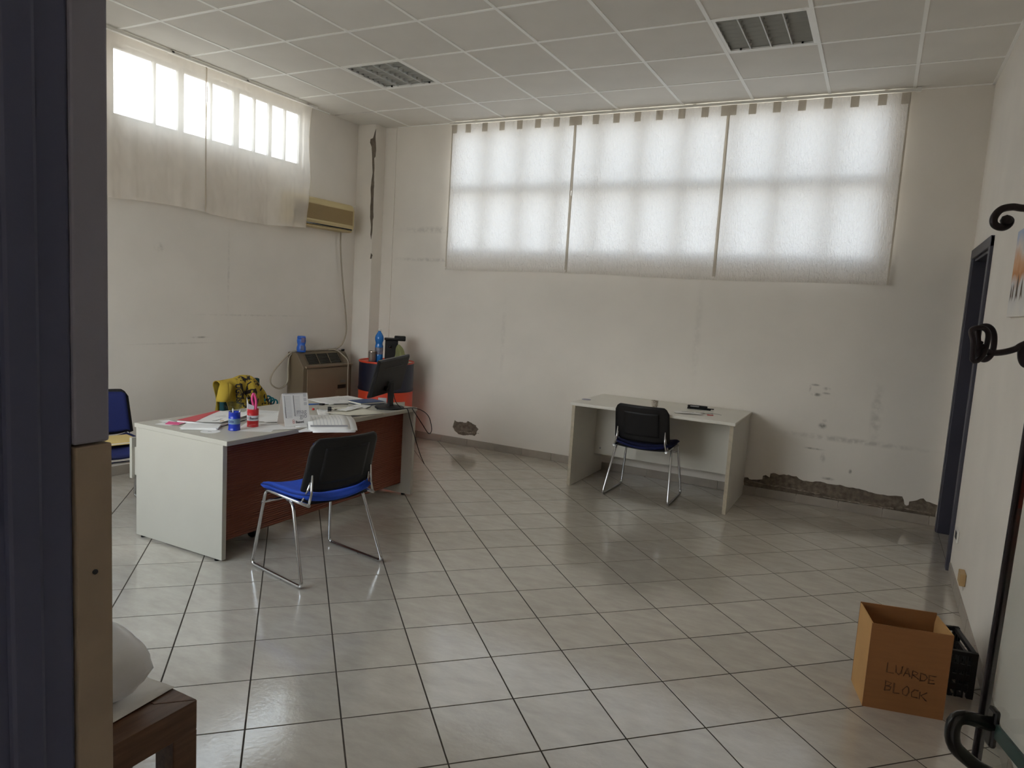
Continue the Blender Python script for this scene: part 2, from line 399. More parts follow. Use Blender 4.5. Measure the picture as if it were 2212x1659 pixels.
P1 = [(1.36,.263),(1.393,.246),(1.446,.251),(1.51,.251),(1.527,.273),(1.573,.262),(1.592,.249),(1.632,.24),(1.638,.223),(1.668,.202),(1.647,.169),(1.646,.146),(1.633,.133),(1.621,.117),(1.587,.124),(1.524,.115),(1.477,.104),(1.417,.109),(1.4,.125),(1.37,.142),(1.339,.184),(1.349,.218)]
P2 = [(4.429,.145),(4.462,.151),(4.476,.136),(4.585,.154),(4.586,.185),(4.609,.198),(4.643,.182),(4.647,.217),(4.687,.226),(4.72,.217),(4.758,.229),(4.86,.228),(4.882,.21),(4.918,.199),(4.972,.2),(5.054,.215),(5.085,.212),(5.153,.207),(5.226,.211),(5.279,.204),(5.352,.205),(5.425,.193),(5.476,.186),(5.532,.188),(5.588,.19),(5.67,.199),(5.683,.176),(5.691,.137),(5.706,.128),(5.722,.135),(5.722,.167),(5.774,.185),(5.799,.205),(5.819,.209),(5.841,.189),(5.882,.181),(5.92,.173),(5.92,.06),(4.436,.06)]
def jag(poly, amp, step):
    o = []
    for i, p in enumerate(poly):
        q = poly[(i+1) % len(poly)]; d = math.hypot(q[0]-p[0], q[1]-p[1]); n = max(1, int(d / step))
        for k in range(n):
            t = k / n; j = amp if k else amp * 0.3
            o.append((p[0]+(q[0]-p[0])*t + random.uniform(-j, j), p[1]+(q[1]-p[1])*t + random.uniform(-j, j)))
    return o
P1j = jag(P1, .003, .012); P2j = [(a, max(b, .03)) for a, b in jag(P2, .004, .02)]
WB = (1.20, 5.28, 2.09, 3.37)       # back window opening
WL = (-2.40, -0.40, 2.79, 3.34)     # left window opening (y range)
wall_back = wall_with_holes('wall_back', lambda a, b, d: (a, YB + d, b), rect(XL-.1, XR+.2, -.02, TOP), [(rect(WB[0], WB[1], WB[2], WB[3]), .09), (P1j, .014), (P2j, .016)], M_wall)
wall_left = wall_with_holes('wall_left', lambda a, b, d: (XL - d, a, b), rect(-5.75, YB+.1, -.02, TOP), [(rect(*WL), .07)], M_wall_l)
DY0, DY1, DZ = -0.50, 0.44, 2.115
wall_right = wall_with_holes('wall_right', lambda a, b, d: (XR + d, a, b), [(-5.75,-.02),(DY0,-.02),(DY0,DZ),(DY1,DZ),(DY1,-.02),(YB+.1,-.02),(YB+.1,TOP),(-5.75,TOP)], [], M_wall_p)
# front wall, beside and behind the photographer: entrance, unseen window added for fill light
DX0, DX1 = 4.60, 5.80
wf = wall_with_holes('wall_front', lambda a, b, d: (a, YF - d, b), [(XL-.1,-.02),(DX0-.02,-.02),(DX0-.02,2.45),(DX1,2.45),(DX1,-.02),(XR+.2,-.02),(XR+.2,TOP),(XL-.1,TOP)], [(rect(.45, 2.9, .9, 2.7), .18)], M_wall_p)
# unseen entrance hall added around the camera to darken the door jamb
hall = obj('wall_hall_added', MB().box(4.2, 4.26, -8.2, YF-.19, -.02, 2.75).box(6.35, 6.41, -8.2, YF-.19, -.02, 2.75).box(4.2, 6.41, -8.26, -8.2, -.02, 2.75), M_wall_p); tag(hall, kind='structure')
tag(obj('ceiling_hall_added', MB().box(4.2, 6.41, -8.26, YF-.19, 2.75, 2.8), M_wall_p), kind='structure')
tag(obj('floor_hall_added', MB().box(4.2, 6.41, -8.26, -5.75, -.06, 0), M_wall_p), kind='structure')

# exposed render in the two damaged spots (rough, recessed)
def rubble(name, poly, depth, seedv, parent):
    xs = [p[0] for p in poly]; zs = [p[1] for p in poly]
    x0, x1, z0, z1 = min(xs)-.01, max(xs)+.01, min(zs)-.01, max(zs)+.01
    nx = max(8, int((x1-x0)/.012)); nz_ = max(6, int((z1-z0)/.012))
    def fn(u, v):
        x = x0 + (x1-x0)*u; z = z0 + (z1-z0)*v
        n = noise.noise(Vector((x*14, z*30, seedv))) * .006 + noise.noise(Vector((x*50, z*70, seedv))) * .003
        ridge = .008 * math.exp(-((v - .28 - .08*math.sin(x*9)) / .09) ** 2)
        return (x, YB + depth - .004 + n - ridge, z)
    o = obj(name, MB().grid(fn, nx, nz_), M_cement, parent); o['label'] = 'bare brown-grey render where plaster has fallen away'
    return o
rubble('exposed_render', P1, .014, 3.1, wall_back)
rubble('exposed_render', P2, .016, 9.4, wall_back)
M_ridge = mat('plaster_crumbs', '#b3a798', rough=.95, col2='#7a6e61', vscale=45, bump=.5, bscale=90)
for x0_, x1_, za, zb in ((4.45, 5.06, .118, .108), (5.0, 5.62, .086, .082), (5.66, 5.9, .105, .095), (1.40, 1.62, .138, .150)):
    pts = []; n_ = int((x1_-x0_)/.012)
    for i in range(n_+1):
        x_ = x0_ + (x1_-x0_)*i/n_; pts.append((x_, YB + .006, za + (zb-za)*i/n_ + .010*noise.noise(Vector((x_*16, 1.7, 0)))))
    o = obj('plaster_ridge', MB().tube(pts, .006, 6, rs=[max(.0015, .006 + .006*noise.noise(Vector((p[0]*40, 3.3, 0)))) for p in pts]), M_ridge, wall_back); o['label'] = 'crumbling pale plaster ridge in the bare patch'

# corner pillar with its split plaster
pil = obj('wall_pillar', MB().box(XL-.02, .285, .42, YB+.02, -.01, 3.56), M_wall_p, wall_back, bevel=.004)
obj('wall_step', MB().box(.28, .432, .594, YB+.01, -.01, 3.56), M_wall_p, wall_back, bevel=.003)
CR = [(0.309,3.357),(0.305,3.275),(0.32,3.133),(0.315,3.062),(0.299,3.046),(0.307,2.925),(0.304,2.881),(0.31,2.749),(0.308,2.616),(0.311,2.504),(0.318,2.41),(0.309,2.382),(0.31,2.27),(0.298,2.168),(0.284,2.224),(0.289,2.303),(0.272,2.415),(0.269,2.527),(0.274,2.616),(0.264,2.727),(0.274,2.816),(0.285,2.893),(0.271,3.036),(0.258,3.168),(0.234,3.213),(0.239,3.251),(0.274,3.261),(0.287,3.298)]
to_y = Matrix(((1,0,0,0),(0,0,-1,0),(0,1,0,0),(0,0,0,1)))      # xy outline -> xz plane, thickness towards -y
sh = [(a - .024, b) for a, b in CR]
o = obj('plaster_crack', MB().prism(jag(sh, .0015, .03), .003, Matrix.Translation((0, .421, 0)) @ to_y), M_cement_d, wall_back); o['label'] = 'dark split in the plaster down the pillar edge'
o = obj('plaster_crack', MB().prism([(.278,2.022),(.299,2.0),(.287,1.96),(.269,1.959)], .003, Matrix.Translation((0, .421, 0)) @ to_y), M_cement_d, wall_back)

# floor: base, then tiles laid at 45 degrees
floor = obj('floor', MB().box(XL-.1, XR+.35, -5.75, YB+.1, -.06, -.0014), M_grout); tag(floor, kind='structure')
S = 0.3357; TH = 0.77911; OX, OY = 3.9736, -4.1609
e1 = (math.cos(TH), math.sin(TH)); e2 = (-math.sin(TH), math.cos(TH))
def clip(poly, x0, x1, y0, y1):
    for ax, lim, sg in ((0, x0, 1), (0, x1, -1), (1, y0, 1), (1, y1, -1)):
        o = []
        for i, p in enumerate(poly):
            q = poly[(i+1) % len(poly)]; a = (p[ax]-lim)*sg; b = (q[ax]-lim)*sg
            if a >= 0: o.append(p)
            if (a >= 0) != (b >= 0):
                t = a / (a - b); o.append((p[0]+(q[0]-p[0])*t, p[1]+(q[1]-p[1])*t))
        poly = o
        if not poly: return []
    return poly
def scr(P):
    d = Vector(P) - CAM; z = d.dot(FW)
    if z < .05: return None
    return (1106 + 1513.86*d.dot(RX)/z, 829.5 - 1513.86*d.dot(UP)/z, z)
def poly_area(pl): return abs(sum(pl[i][0]*pl[(i+1) % len(pl)][1] - pl[(i+1) % len(pl)][0]*pl[i][1] for i in range(len(pl)))) / 2
g = .0029
base_sq = [(g, g), (S-g, g), (S-g, S-g), (g, S-g)]
def tile_mb(poly):
    c = (sum(p[0] for p in poly)/len(poly), sum(p[1] for p in poly)/len(poly))
    def ins(p, k):
        d = math.hypot(p[0]-c[0], p[1]-c[1]) or 1; return (p[0]-(p[0]-c[0])/d*k, p[1]-(p[1]-c[1])/d*k)
    n = len(poly); top = [ins(p, .0012) for p in poly]
    vs = [(x, y, -.008) for x, y in poly] + [(x, y, -.0007) for x, y in poly] + [(x, y, 0) for x, y in top]
    fs = [(i, (i+1) % n, n+(i+1) % n, n+i) for i in range(n)] + [(n+i, n+(i+1) % n, 2*n+(i+1) % n, 2*n+i) for i in range(n)] + [tuple(range(2*n, 3*n))]
    return MB().add(vs, fs)
full_me = None; cand = []; rest = MB()
for a in range(-26, 30):
    for b in range(-26, 30):
        cx = OX + S*(b*e1[0] + a*e2[0]); cy = OY + S*(b*e1[1] + a*e2[1])
        wp = [(cx + x*e1[0] + y*e2[0], cy + x*e1[1] + y*e2[1]) for x, y in base_sq]
        cl = clip(wp, XL+.001, XR-.001, YF-.19, YB-.001)
        if len(cl) < 3 or poly_area(cl) < 2e-4: continue
        full = poly_area(cl) > poly_area(wp) - 1e-7
        sc = [scr((x, y, 0)) for x, y in cl]
        vis = 0
        if all(sc):
            cs = clip([(p[0], p[1]) for p in sc], 238, 2212, 0, 1659)
            if len(cs) > 2: vis = poly_area(cs)
        cand.append((vis, full, cx, cy, cl))
cand.sort(key=lambda t: -t[0])
for i, (vis, full, cx, cy, cl) in enumerate(cand):
    if i < 300 and vis > 60:
        if full:
            if full_me is None:
                o = obj('floor_tile', tile_mb(base_sq), M_tile, floor); full_me = o.data
            else:
                o = bpy.data.objects.new('floor_tile', full_me); COL.objects.link(o); o.parent = floor
            o.location = (cx, cy, 0); o.rotation_euler = (0, 0, TH)
        else:
            obj('floor_tile', tile_mb(cl), M_tile, floor)
    else:
        t_ = tile_mb(cl); rest.add(t_.v, t_.f)
o = obj('floor_tile_remainder', rest, M_tile, floor); o['kind'] = 'stuff'

# baseboards
def baseboard(name, segs, fn):
    root = thing(name, None, None, kind='structure')
    for a, b in segs: obj('baseboard_tile', fn(a, b), M_base, root, bevel=.002, seg=1)
    return root
xs = [.44 + .001]; x = 1.21 - .3357*2
while x < XR: xs.append(x); x += .3335
xs.append(XR); xs = sorted(set(round(v, 4) for v in xs if .43 <= v <= XR))
baseboard('baseboard_back', [(xs[i]+.0015, xs[i+1]-.0015) for i in range(len(xs)-1) if xs[i+1]-xs[i] > .02], lambda a, b: MB().box(a, b, YB-.009, YB+.004, 0.0, .075))
ys = [-4.4 + .3335*i for i in range(13)]
baseboard('baseboard_right', [(a+.0015, min(a+.332, -.545)) for a in [-4.6 + .3335*i for i in range(13)] if a < -.6], lambda a, b: MB().box(XR-.009, XR+.004, a, b, 0.0, .075))
baseboard('baseboard_left', [(a+.0015, a+.332) for a in [-4.6 + .3335*i for i in range(15)]], lambda a, b: MB().box(XL-.004, XL+.009, a, min(b, .41), 0.0, .075))

# ceiling: dark void above, hung panels and T-bars
ceil = obj('ceiling', MB().box(XL-.1, XR+.2, -5.75, YB+.1, TOP-.02, TOP+.05), M_void); tag(ceil, kind='structure')
gx = [XL] + [.6*i for i in range(1, 10)] + [XR]; gy = [YB] + [-.6*j for j in range(0, 9)] + [YF]
lamps = {(2, 2), (7, 2)}
shared = {}
for i in range(len(gx)-1):
    for j in range(len(gy)-1):
        if (i, j) in lamps: continue
        w_, d_ = gx[i+1]-gx[i], gy[j]-gy[j+1]
        key = (round(w_, 3), round(d_, 3))
        if key not in shared:
            o = obj('ceiling_panel', MB().box(-w_/2+.001, w_/2-.001, -d_/2+.001, d_/2-.001, 0, .014), M_ceil, ceil, bevel=.002, seg=1); shared[key] = o
        else:
            o = shared[key].copy(); COL.objects.link(o)
        o.location = ((gx[i]+gx[i+1])/2, (gy[j]+gy[j+1])/2, H + .004)
        if (i, j) == (0, 0): o.location = (o.location.x + .012, o.location.y + .022, H + .001)
for x in gx[1:-1]:
    obj('main_runner', MB().box(x-.012, x+.012, YF, YB-.001, H-.001, H+.004).box(x-.002, x+.002, YF, YB-.001, H+.004, H+.034), M_tbar, ceil)
for y in gy[1:-1]:
    for i in range(len(gx)-1):
        x0, x1 = gx[i] + (.012 if i else .03), gx[i+1] - .012
        if i == 0 and y == 0.0: continue
        obj('cross_tee', MB().box(x0, x1, y-.011, y+.011, H, H+.0045).box(x0, x1, y-.002, y+.002, H+.004, H+.03), M_tbar, ceil)
obj('wall_angle', MB().box(.44, XR, YB-.014, YB-.0005, H-.003, H+.02), M_tbar, ceil)
obj('wall_angle', MB().box(XR-.02, XR-.0005, YF, YB, H-.003, H+.02), M_tbar, ceil)
obj('wall_angle', MB().box(XL+.0005, XL+.018, YF, -.05, H-.003, H+.02), M_tbar, ceil)

# ------------------------------------------------------------------ recessed louvre lamps (switched off)
def louvre_lamp(x, y, label):
    t = thing('ceiling_light', label, 'ceiling light', (x, y, H), 0, 'recessed louvre lights')
    h = .285
    obj('housing', MB().box(-h, h, -h, h, .085, .10).box(-h, -h+.008, -h, h, .01, .09).box(h-.008, h, -h, h, .01, .09).box(-h, h, -h, -h+.008, .01, .09).box(-h, h, h-.008, h, .01, .09), M_alu, t)
    obj('trim_frame', MB().box(-.288, -.268, -.288, .288, .001, .012).box(.268, .288, -.288, .288, .001, .012).box(-.268, .268, -.288, -.268, .001, .012).box(-.268, .268, .268, .288, .001, .012), M_tbar, t)
    for k in range(3):
        cx = -.134 + .134*k
        prof = [(-.004, .001), (.004, .001), (.024, .05), (.018, .05), (0, .012), (-.018, .05), (-.024, .05)]
        n = len(prof); vs = [(cx+a, yy, b) for yy in (-.268, .268) for a, b in prof]
        obj('reflector', MB().add(vs, [(i, (i+1) % n, n+(i+1) % n, n+i) for i in range(n)]), M_alu, t)
    for k in range(8):
        cy = -.268 + .536*(k+.5)/8
        obj('louvre_blade', MB().grid(lambda u, v: (-.268+.536*u, cy + .016*v*v, .004 + .042*v), 1, 6).grid(lambda u, v: (-.268+.536*u, cy - .003 - .016*v*v, .004 + .042*v), 1, 6), M_alu, t)
    for sx in (-.2, .2):
        obj('spring_clip', MB().box(sx-.006, sx+.006, .255, .268, .0, .02), M_blackg, t)
    return t
louvre_lamp(1.5, -.9, 'square louvred ceiling light nearest the air conditioner')
louvre_lamp(4.5, -.9, 'square louvred ceiling light above the chair at the white desk')

# ------------------------------------------------------------------ windows
def window(name, mp, a0, a1, b0, b1, vert, horiz, fw=.05, q=.10, dd=.05):
    """mp(a, b, d): d = distance behind the wall face"""
    root = thing(name, None, None, kind='structure')
    def bar(A0, A1, B0, B1, d0, d1):
        ps = [mp(a, b, d) for d in (d0, d1) for b in (B0, B1) for a in (A0, A1)]
        return MB().add(ps, [(0,2,3,1),(4,5,7,6),(0,1,5,4),(2,6,7,3),(0,4,6,2),(1,3,7,5)])
    for A0, A1, B0, B1 in ((a0, a0+fw, b0, b1), (a1-fw, a1, b0, b1), (a0+fw, a1-fw, b0, b0+fw), (a0+fw, a1-fw, b1-fw, b1)):
        obj('window_frame', bar(A0, A1, B0, B1, q, q+dd), M_frame, root)
    vv = [a0] + [v for v, _ in vert] + [a1]
    for v, wd in vert: obj('mullion', bar(v-wd/2, v+wd/2, b0+fw, b1-fw, q, q+dd), M_frame, root)
    hh = [b0] + [z for z, _ in horiz] + [b1]
    for z, wd in horiz: obj('transom', bar(a0+fw, a1-fw, z-wd/2, z+wd/2, q+.002, q+dd-.002), M_frame, root)
    for i in range(len(vv)-1):
        for j in range(len(hh)-1):
            obj('pane', bar(vv[i]+.012, vv[i+1]-.012, hh[j]+.012, hh[j+1]-.012, q+dd/2-.002, q+dd/2+.002), M_glass, root)
    return root
step = (WB[1]-WB[0]) / 10
window('window_1', lambda a, b, d: (a, YB+d, b), WB[0], WB[1], WB[2], WB[3], [(WB[0]+step*k, .075) for k in range(1, 10)], [(2.74, .085)], fw=.04, q=.03, dd=.04)
window('window_2', lambda a, b, d: (XL-d, a, b), WL[0], WL[1], WL[2], WL[3], [(-2.02, .022), (-1.78, .055), (-1.48, .022), (-1.21, .065), (-1.0, .02), (-.81, .04), (-.62, .018)], [], fw=.035, q=.03, dd=.03)
window('added_fill_window', lambda a, b, d: (a, YF-d, b), .45, 2.9, .9, 2.7, [(1.67, .07)], [])  # unseen window, added so extra daylight brightens the room

# ------------------------------------------------------------------ curtains
def folds(a, seedv): return noise.noise(Vector((a*3.1, seedv, 0))) * .5 + noise.noise(Vector((a*8.0, seedv, 4))) * .28 + .22*max(0, noise.noise(Vector((a*15, seedv, 8))) - .15)
def curtain(name, label, mp, a0, a1, z0, z1, mtl, seedv, out=.0, amp=.02, tabs=(), taper=0.0, sag=0.0, group=None):
    t = thing(name, label, 'curtain', mp(a0, z0, 0), 0, group); org = Vector(mp(a0, z0, 0))
    def fn(u, v):
        a = a0 + (a1-taper*(1-v)-a0)*u; z = z0 + (z1-z0)*v
        z -= (1-v) * sag * math.sin(u*PI*1.3+seedv)
        d = amp * (1.15 - .6*v) * folds(a, seedv) + .006*noise.noise(Vector((a*9, z*5, seedv+9))) + .0035*noise.noise(Vector((a*26, z*16, seedv+2)))
        if out: d += out(a, z)
        return tuple(Vector(mp(a, z, d)) - org)
    obj('cloth', MB().grid(fn, int(abs(a1-a0)/.012), int((z1-z0)/.02)), mtl, t)
    for s in (0.0, 1.0):       # doubled side hems and bottom hem
        w_ = (.014 if mtl is M_curt else .008)/abs(a1-a0)
        obj('side_hem', MB().grid(lambda u, v: tuple(Vector(fn(abs(s-u*w_), v)) + (Vector(mp(0,0,.003))-Vector(mp(0,0,0)))), 2, 40), M_tab if mtl is M_curt else M_hem, t)
    obj('bottom_hem', MB().grid(lambda u, v: tuple(Vector(fn(u, v*.02)) + (Vector(mp(0,0,.003))-Vector(mp(0,0,0)))), 100, 2), mtl, t)
    for ta, tw in tabs:
        def tf(u, v):
            a = ta - tw/2 + tw*u; uu = (a-a0)/(a1-a0); vv = 1 - .058*(1-v)
            return tuple(Vector(fn(min(1, max(0, uu)), vv)) + (Vector(mp(0,0,.006))-Vector(mp(0,0,0))))
        obj('tab', MB().grid(tf, 3, 4), M_tab, t)
    return t
mp_b = lambda a, z, d: (a, .545 - d, z)
XB = [(1.185, 2.5845), (2.5855, 4.0095), (4.0105, 5.385)]
lb = ['leftmost white tab curtain on the wide window, next to the cracked pillar', 'middle of three white tab curtains on the wide window', 'rightmost white tab curtain on the wide window, above the white desk end']
for k, (a0, a1) in enumerate(XB):
    tb = [(a0+.035, .06)] + [(a0 + (a1-a0)*i/7, .062) for i in range(1, 7)] + [(a1-.035, .06)]
    curtain('tab_curtain', lb[k], mp_b, a0, a1, 1.885, 3.372, M_curt, 3.3*k+1, amp=.022, tabs=tb, sag=.006, group='curtains on the wide window')
t = thing('curtain_rail', 'white curtain rail along the top of the wide window', 'curtain rail', (1.16, .545, 3.385))
obj('rail', MB().box(0, 4.255, -.012, .012, -.008, .012), M_rail, t, bevel=.002)
for k in range(6): obj('bracket', MB().box(.3+.75*k-.012, .3+.75*k+.012, -.016, .058, -.002, .014), M_rail, t)
obj('end_cap', MB().box(4.255, 4.29, -.014, .014, -.012, .016), M_white, t)
def bulge(a, z):
    s = 1/(1+math.exp(-(a+.86)*22)) if a < 0 else 1
    k = max(0, min(1, (3.2 - z)/.65))
    return s * k * k * (3-2*k) * .095
mp_l = lambda a, z, d: (.125 + d, a, z)
curtain('sheer_curtain', 'sheer left-wall curtain nearer the dark door jamb', mp_l, -2.95, -1.635, 2.175, 3.372, M_sheer, 1.7, amp=.05, sag=.02, group='sheer curtains on the left wall')
curtain('sheer_curtain', 'sheer left-wall curtain hanging in front of the air conditioner', mp_l, -1.63, -.38, 2.175, 3.372, M_sheer, 5.9, out=bulge, amp=.05, taper=.165, sag=.015, group='sheer curtains on the left wall')
t = thing('curtain_rail', 'white curtain rail on the left wall above the sheer curtains', 'curtain rail', (.125, -3.0, 3.388))
obj('rail', MB().box(-.012, .012, 0, 2.68, -.008, .012), M_rail, t, bevel=.002)
for k in range(4): obj('bracket', MB().box(-.084, .012, .3+.75*k-.012, .3+.75*k+.012, -.002, .013), M_rail, t)

# ------------------------------------------------------------------ dark door niche in the right wall
dn = thing('door_1', None, None, kind='structure')
XD = XR + .10
obj('door_leaf', MB().box(XD, XD+.04, DY0+.03, DY1-.03, 0.0, DZ-.03), M_dark, dn)
obj('door_jamb', MB().box(XR-.012, XD, DY1-.035, DY1+.02, 0, DZ+.02), M_dark, dn, bevel=.004)
obj('door_jamb', MB().box(XR-.0, XD, DY0-.02, DY0+.035, 0, DZ+.02), M_dark, dn, bevel=.004)
obj('door_head', MB().box(XR-.0, XD, DY0, DY1, DZ-.035, DZ+.02), M_dark, dn, bevel=.004)
obj('door_casing', MB().box(XR-.02, XR+.002, DY0-.045, DY0+.02, 0, DZ+.05), M_dark, dn, bevel=.004)
obj('door_casing', MB().box(XR-.02, XR+.002, DY1-.02, DY1+.045, 0, DZ+.05), M_dark, dn, bevel=.004)
obj('door_casing', MB().box(XR-.021, XR+.002, DY0-.045, DY1+.045, DZ-.015, DZ+.055), M_dark, dn, bevel=.004)
obj('threshold', MB().box(XR+.001, XD, DY0+.035, DY1-.035, -.008, 0), M_tile, dn)
obj('reveal_lining', MB().box(XR+.001, XR+.22, DY1+.02, DY1+.06, -.01, DZ+.05).box(XD+.04, XD+.06, DY0-.05, DY1+.05, -.01, DZ+.06), M_dark, dn)

# entrance: jamb at the left edge of the view, open leaf on the right
jm = thing('trim_1', None, None, kind='structure')
obj('jamb_post', MB().box(4.52, 4.598, -5.60, -5.397, 0, 2.45), M_jamb, jm, bevel=.004)
obj('jamb_stop', MB().box(4.55, 4.6035, -5.465, -5.43, 0, 2.45), M_jamb, jm, bevel=.005)
obj('jamb_strip', MB().box(4.56, 4.60, -5.397, -5.357, 1.392, 2.45), M_darkgrey, jm, bevel=.003)
o = obj('jamb_strip', MB().box(4.56, 4.601, -5.3955, -5.355, 0, 1.390), M_bare, jm, bevel=.002); o['label'] = 'bare beige lower strip of the door jamb'
obj('nail_hole', MB().cyl((0,0,0), .003, .002, 10, Matrix.Translation((4.6005, -5.376, 1.245)) @ Matrix.Rotation(PI/2, 4, 'Y')), M_ink, jm)
obj('jamb_head', MB().box(4.52, 5.86, -5.60, -5.357, 2.44, 2.5), M_jamb, jm)
obj('jamb_post', MB().box(5.80, 5.86, -5.60, -5.397, 0, 2.45), M_jamb, jm)

dl = thing('door_2', None, None, (5.80, -5.33, 0), kind='structure')
EDGE = Vector((5.554, -4.541, 0)); hd = (EDGE - Vector((5.80, -5.33, 0))); Ld = hd.length; hd.normalize()
dl.rotation_euler = (0, math.radians(-1.2), math.atan2(hd.y, hd.x))
# local x runs from hinge to free edge, local +y faces the room's left
obj('stile', MB().box(Ld-.009, Ld, -.007, .007, .01, 2.2), M_iron, dl, bevel=.003)
obj('stile', MB().box(0, .05, -.012, .012, .01, 2.2), M_iron, dl, bevel=.003)
obj('panel', MB().box(.05, Ld-.009, -.003, .003, .01, 2.2), M_door_p, dl)
obj('mid_rail', MB().box(.05, Ld-.05, .006, .010, .957, .979), M_green, dl)
obj('handle_plate', MB().box(Ld-.062, Ld-.040, .004, .014, .938, .998), M_blackg, dl, bevel=.004)
hpath = bend_path([(Ld-.052, .008, .972), (Ld-.055, .064, .982), (Ld-.056, .064, .932), (Ld-.056, .022, .902), (Ld-.056, .004, .895)], .022)
obj('door_handle', MB().tube(hpath, .0105, 14), M_blackg, dl)

# ------------------------------------------------------------------ stacking chairs
def make_chair(label, loc, rotz, cloth, legs=M_chrome):
    t = thing('stacking_chair', label, 'chair', loc, rotz, 'blue sled-base chairs')
    r = .0098
    for s in (-1, 1):
        path = bend_path([(s*.222, -.205, .437), (s*.225, .185, .447), (s*.270, .24, .011), (s*.280, -.24, .011), (s*.238, -.085, .425), (s*.215, .0, .432)], .035)
        obj('sled_leg', MB().tube(path, r, 10), legs, t)
        obj('back_support', MB().tube([(s*.222, -.20, .437), (s*.205, -.200, .50), (s*.2, -.195, .60)], .007, 8), legs, t)
        obj('back_support', MB().tube([(s*.222, -.135, .437), (s*.208, -.165, .50), (s*.2, -.185, .56)], .007, 8), legs, t)
    obj('stretcher', MB().tube([(-.244, .193, .375), (.244, .193, .375)], .008, 8), legs, t)
    def seat(top):
        def fn(u, v):
            x = (u*2-1); y = -.205 + .475*v
            wd = .225 + .012*math.sin(v*PI)
            rc = 1 - max(0, abs(v-.5)*2-.86)/.14*.10*1.0
            z = .462 + .036*x*x - .018*max(0, (v-.72)/.28)**2 + .012*max(0, (.3-v)/.3)
            edge = max(abs(x), abs(2*v-1)); dz = .034*max(0, (edge-.82)/.18)**2
            return (x*wd*rc, y, (z - dz*.6) if top else (z - .045 + dz*.55))
        return fn
    mb = MB().grid(seat(True), 22, 20); n1 = len(mb.v); mb.grid(seat(False), 22, 20)
    # close the rim
    idx = [i for i in range(23)] + [(j+1)*23+22 for j in range(20)] + [20*23+22-1-i for i in range(22)] + [(19-j)*23 for j in range(19)]
    n = len(idx)
    for i in range(n):
        a, b = idx[i], idx[(i+1) % n]; mb.f.append((a, b, b+n1, a+n1)); mb.sm.append(True)
    obj('seat', mb, cloth, t)
    obj('seat_shell', MB().grid(lambda u, v: ((u*2-1)*.205, -.17+.40*v, .425 + .012*(2*u-1)**2 - .004*math.sin(v*PI)), 10, 8), M_black, t, solid=.008)
    W = .232
    def outline(u):      # bottom edge scallop, as height
        return .492 + .03*max(0, (abs(2*u-1)-.45)/.55)**2 - .012*(1 if abs(2*u-1) > .85 else 0)
    def back(off):
        def fn(u, v):
            x = 2*u-1; zb = outline(u); zt = .80 - .05*max(0, (abs(x)-.80)/.20)**2.2
            z = zb + (zt-zb)*v
            y = -.178 - .095*((z-.48)/.345) + .045*x*x + off
            return (x*W*(1-.03*v), y, z)
        return fn
    obj('backrest', MB().grid(back(0.0), 24, 16), M_black, t, solid=.016)
    obj('back_panel', MB().grid(lambda u, v: tuple(Vector(back(-.0085)(.17+.66*u, .16+.66*v))), 16, 12), M_black, t, solid=.006)
    obj('back_cushion', MB().grid(lambda u, v: tuple(Vector(back(.014 + .010*math.sin(u*PI)*math.sin(v*PI))(.045+.91*u, .06+.88*v))), 20, 14), cloth, t, solid=.02)
    return t
make_chair('chrome sled chair with bright blue seat standing in front of the mahogany desk panel', (2.62, -2.85, 0), math.radians(80), M_blue)
make_chair('chrome sled chair pushed halfway under the white desk', (3.705, -.06, 0), math.radians(0.5), M_navy)
make_chair('navy chair by the left wall holding a yellow folder on its seat', (.85, -2.98, 0), math.radians(-103), M_navy)

fo = thing('folder', 'yellow folder lying on the seat of the chair by the left wall', 'folder', (.905, -2.985, .4905), math.radians(-103))
obj('cover', MB().box(-.16, .16, -.13, .13, 0, .004), mat('yellow_card', '#d8bb74', rough=.7), fo)
obj('cover', MB().box(-.155, .16, -.128, .12, .011, .014), mat('yellow_card_top', '#dcc07c', rough=.7), fo)
obj('sheets', MB().box(-.15, .15, -.12, .12, .004, .011), M_paper, fo)

# ------------------------------------------------------------------ main desk
dk = thing('office_desk', 'large light grey office desk with ribbed mahogany front panel', 'desk', (1.81, -2.245, 0))
DXa, DXb, DYa, DYb = -.40, .405, -.91, .91
obj('desk_top', MB().box(DXa, DXb, DYa, DYb, .682, .71), M_desk, dk, bevel=.003)
obj('side_panel', MB().box(DXa+.012, DXb-.035, DYa+.004, DYa+.034, .012, .682), M_desk, dk, bevel=.002)
obj('side_panel', MB().box(DXa+.012, DXb-.008, DYb-.034, DYb-.004, .012, .682), M_desk, dk, bevel=.002)
mp_ = MB()
PX = .298
obj('front_panel', MB().box(PX-.02, PX-.004, DYa+.034, DYb-.034, .09, .682), M_mahog, dk)
rib = None
for k in range(42):
    z = .092 + k*.01398
    if rib is None:
        n = 5; pr_ = [(PX-.004 + .005*math.sin(PI*i/n), z*0 + .0128*i/n) for i in range(n+1)]
        vs = [(a, y, b) for y in (DYa+.034, DYb-.034) for a, b in pr_]; m_ = n+1
        rib = obj('rib', MB().add(vs, [(i, i+1, m_+i+1, m_+i) for i in range(n)], smooth=True), M_mahog, dk); rib.location = (0, 0, z)
    else:
        o = rib.copy(); COL.objects.link(o); o.location = (0, 0, z)
for sx in (DXa+.06, DXb-.09):
    for sy in (DYa+.019, DYb-.019): obj('foot', MB().cyl((sx, sy, 0), .014, .014, 12), M_black, dk)
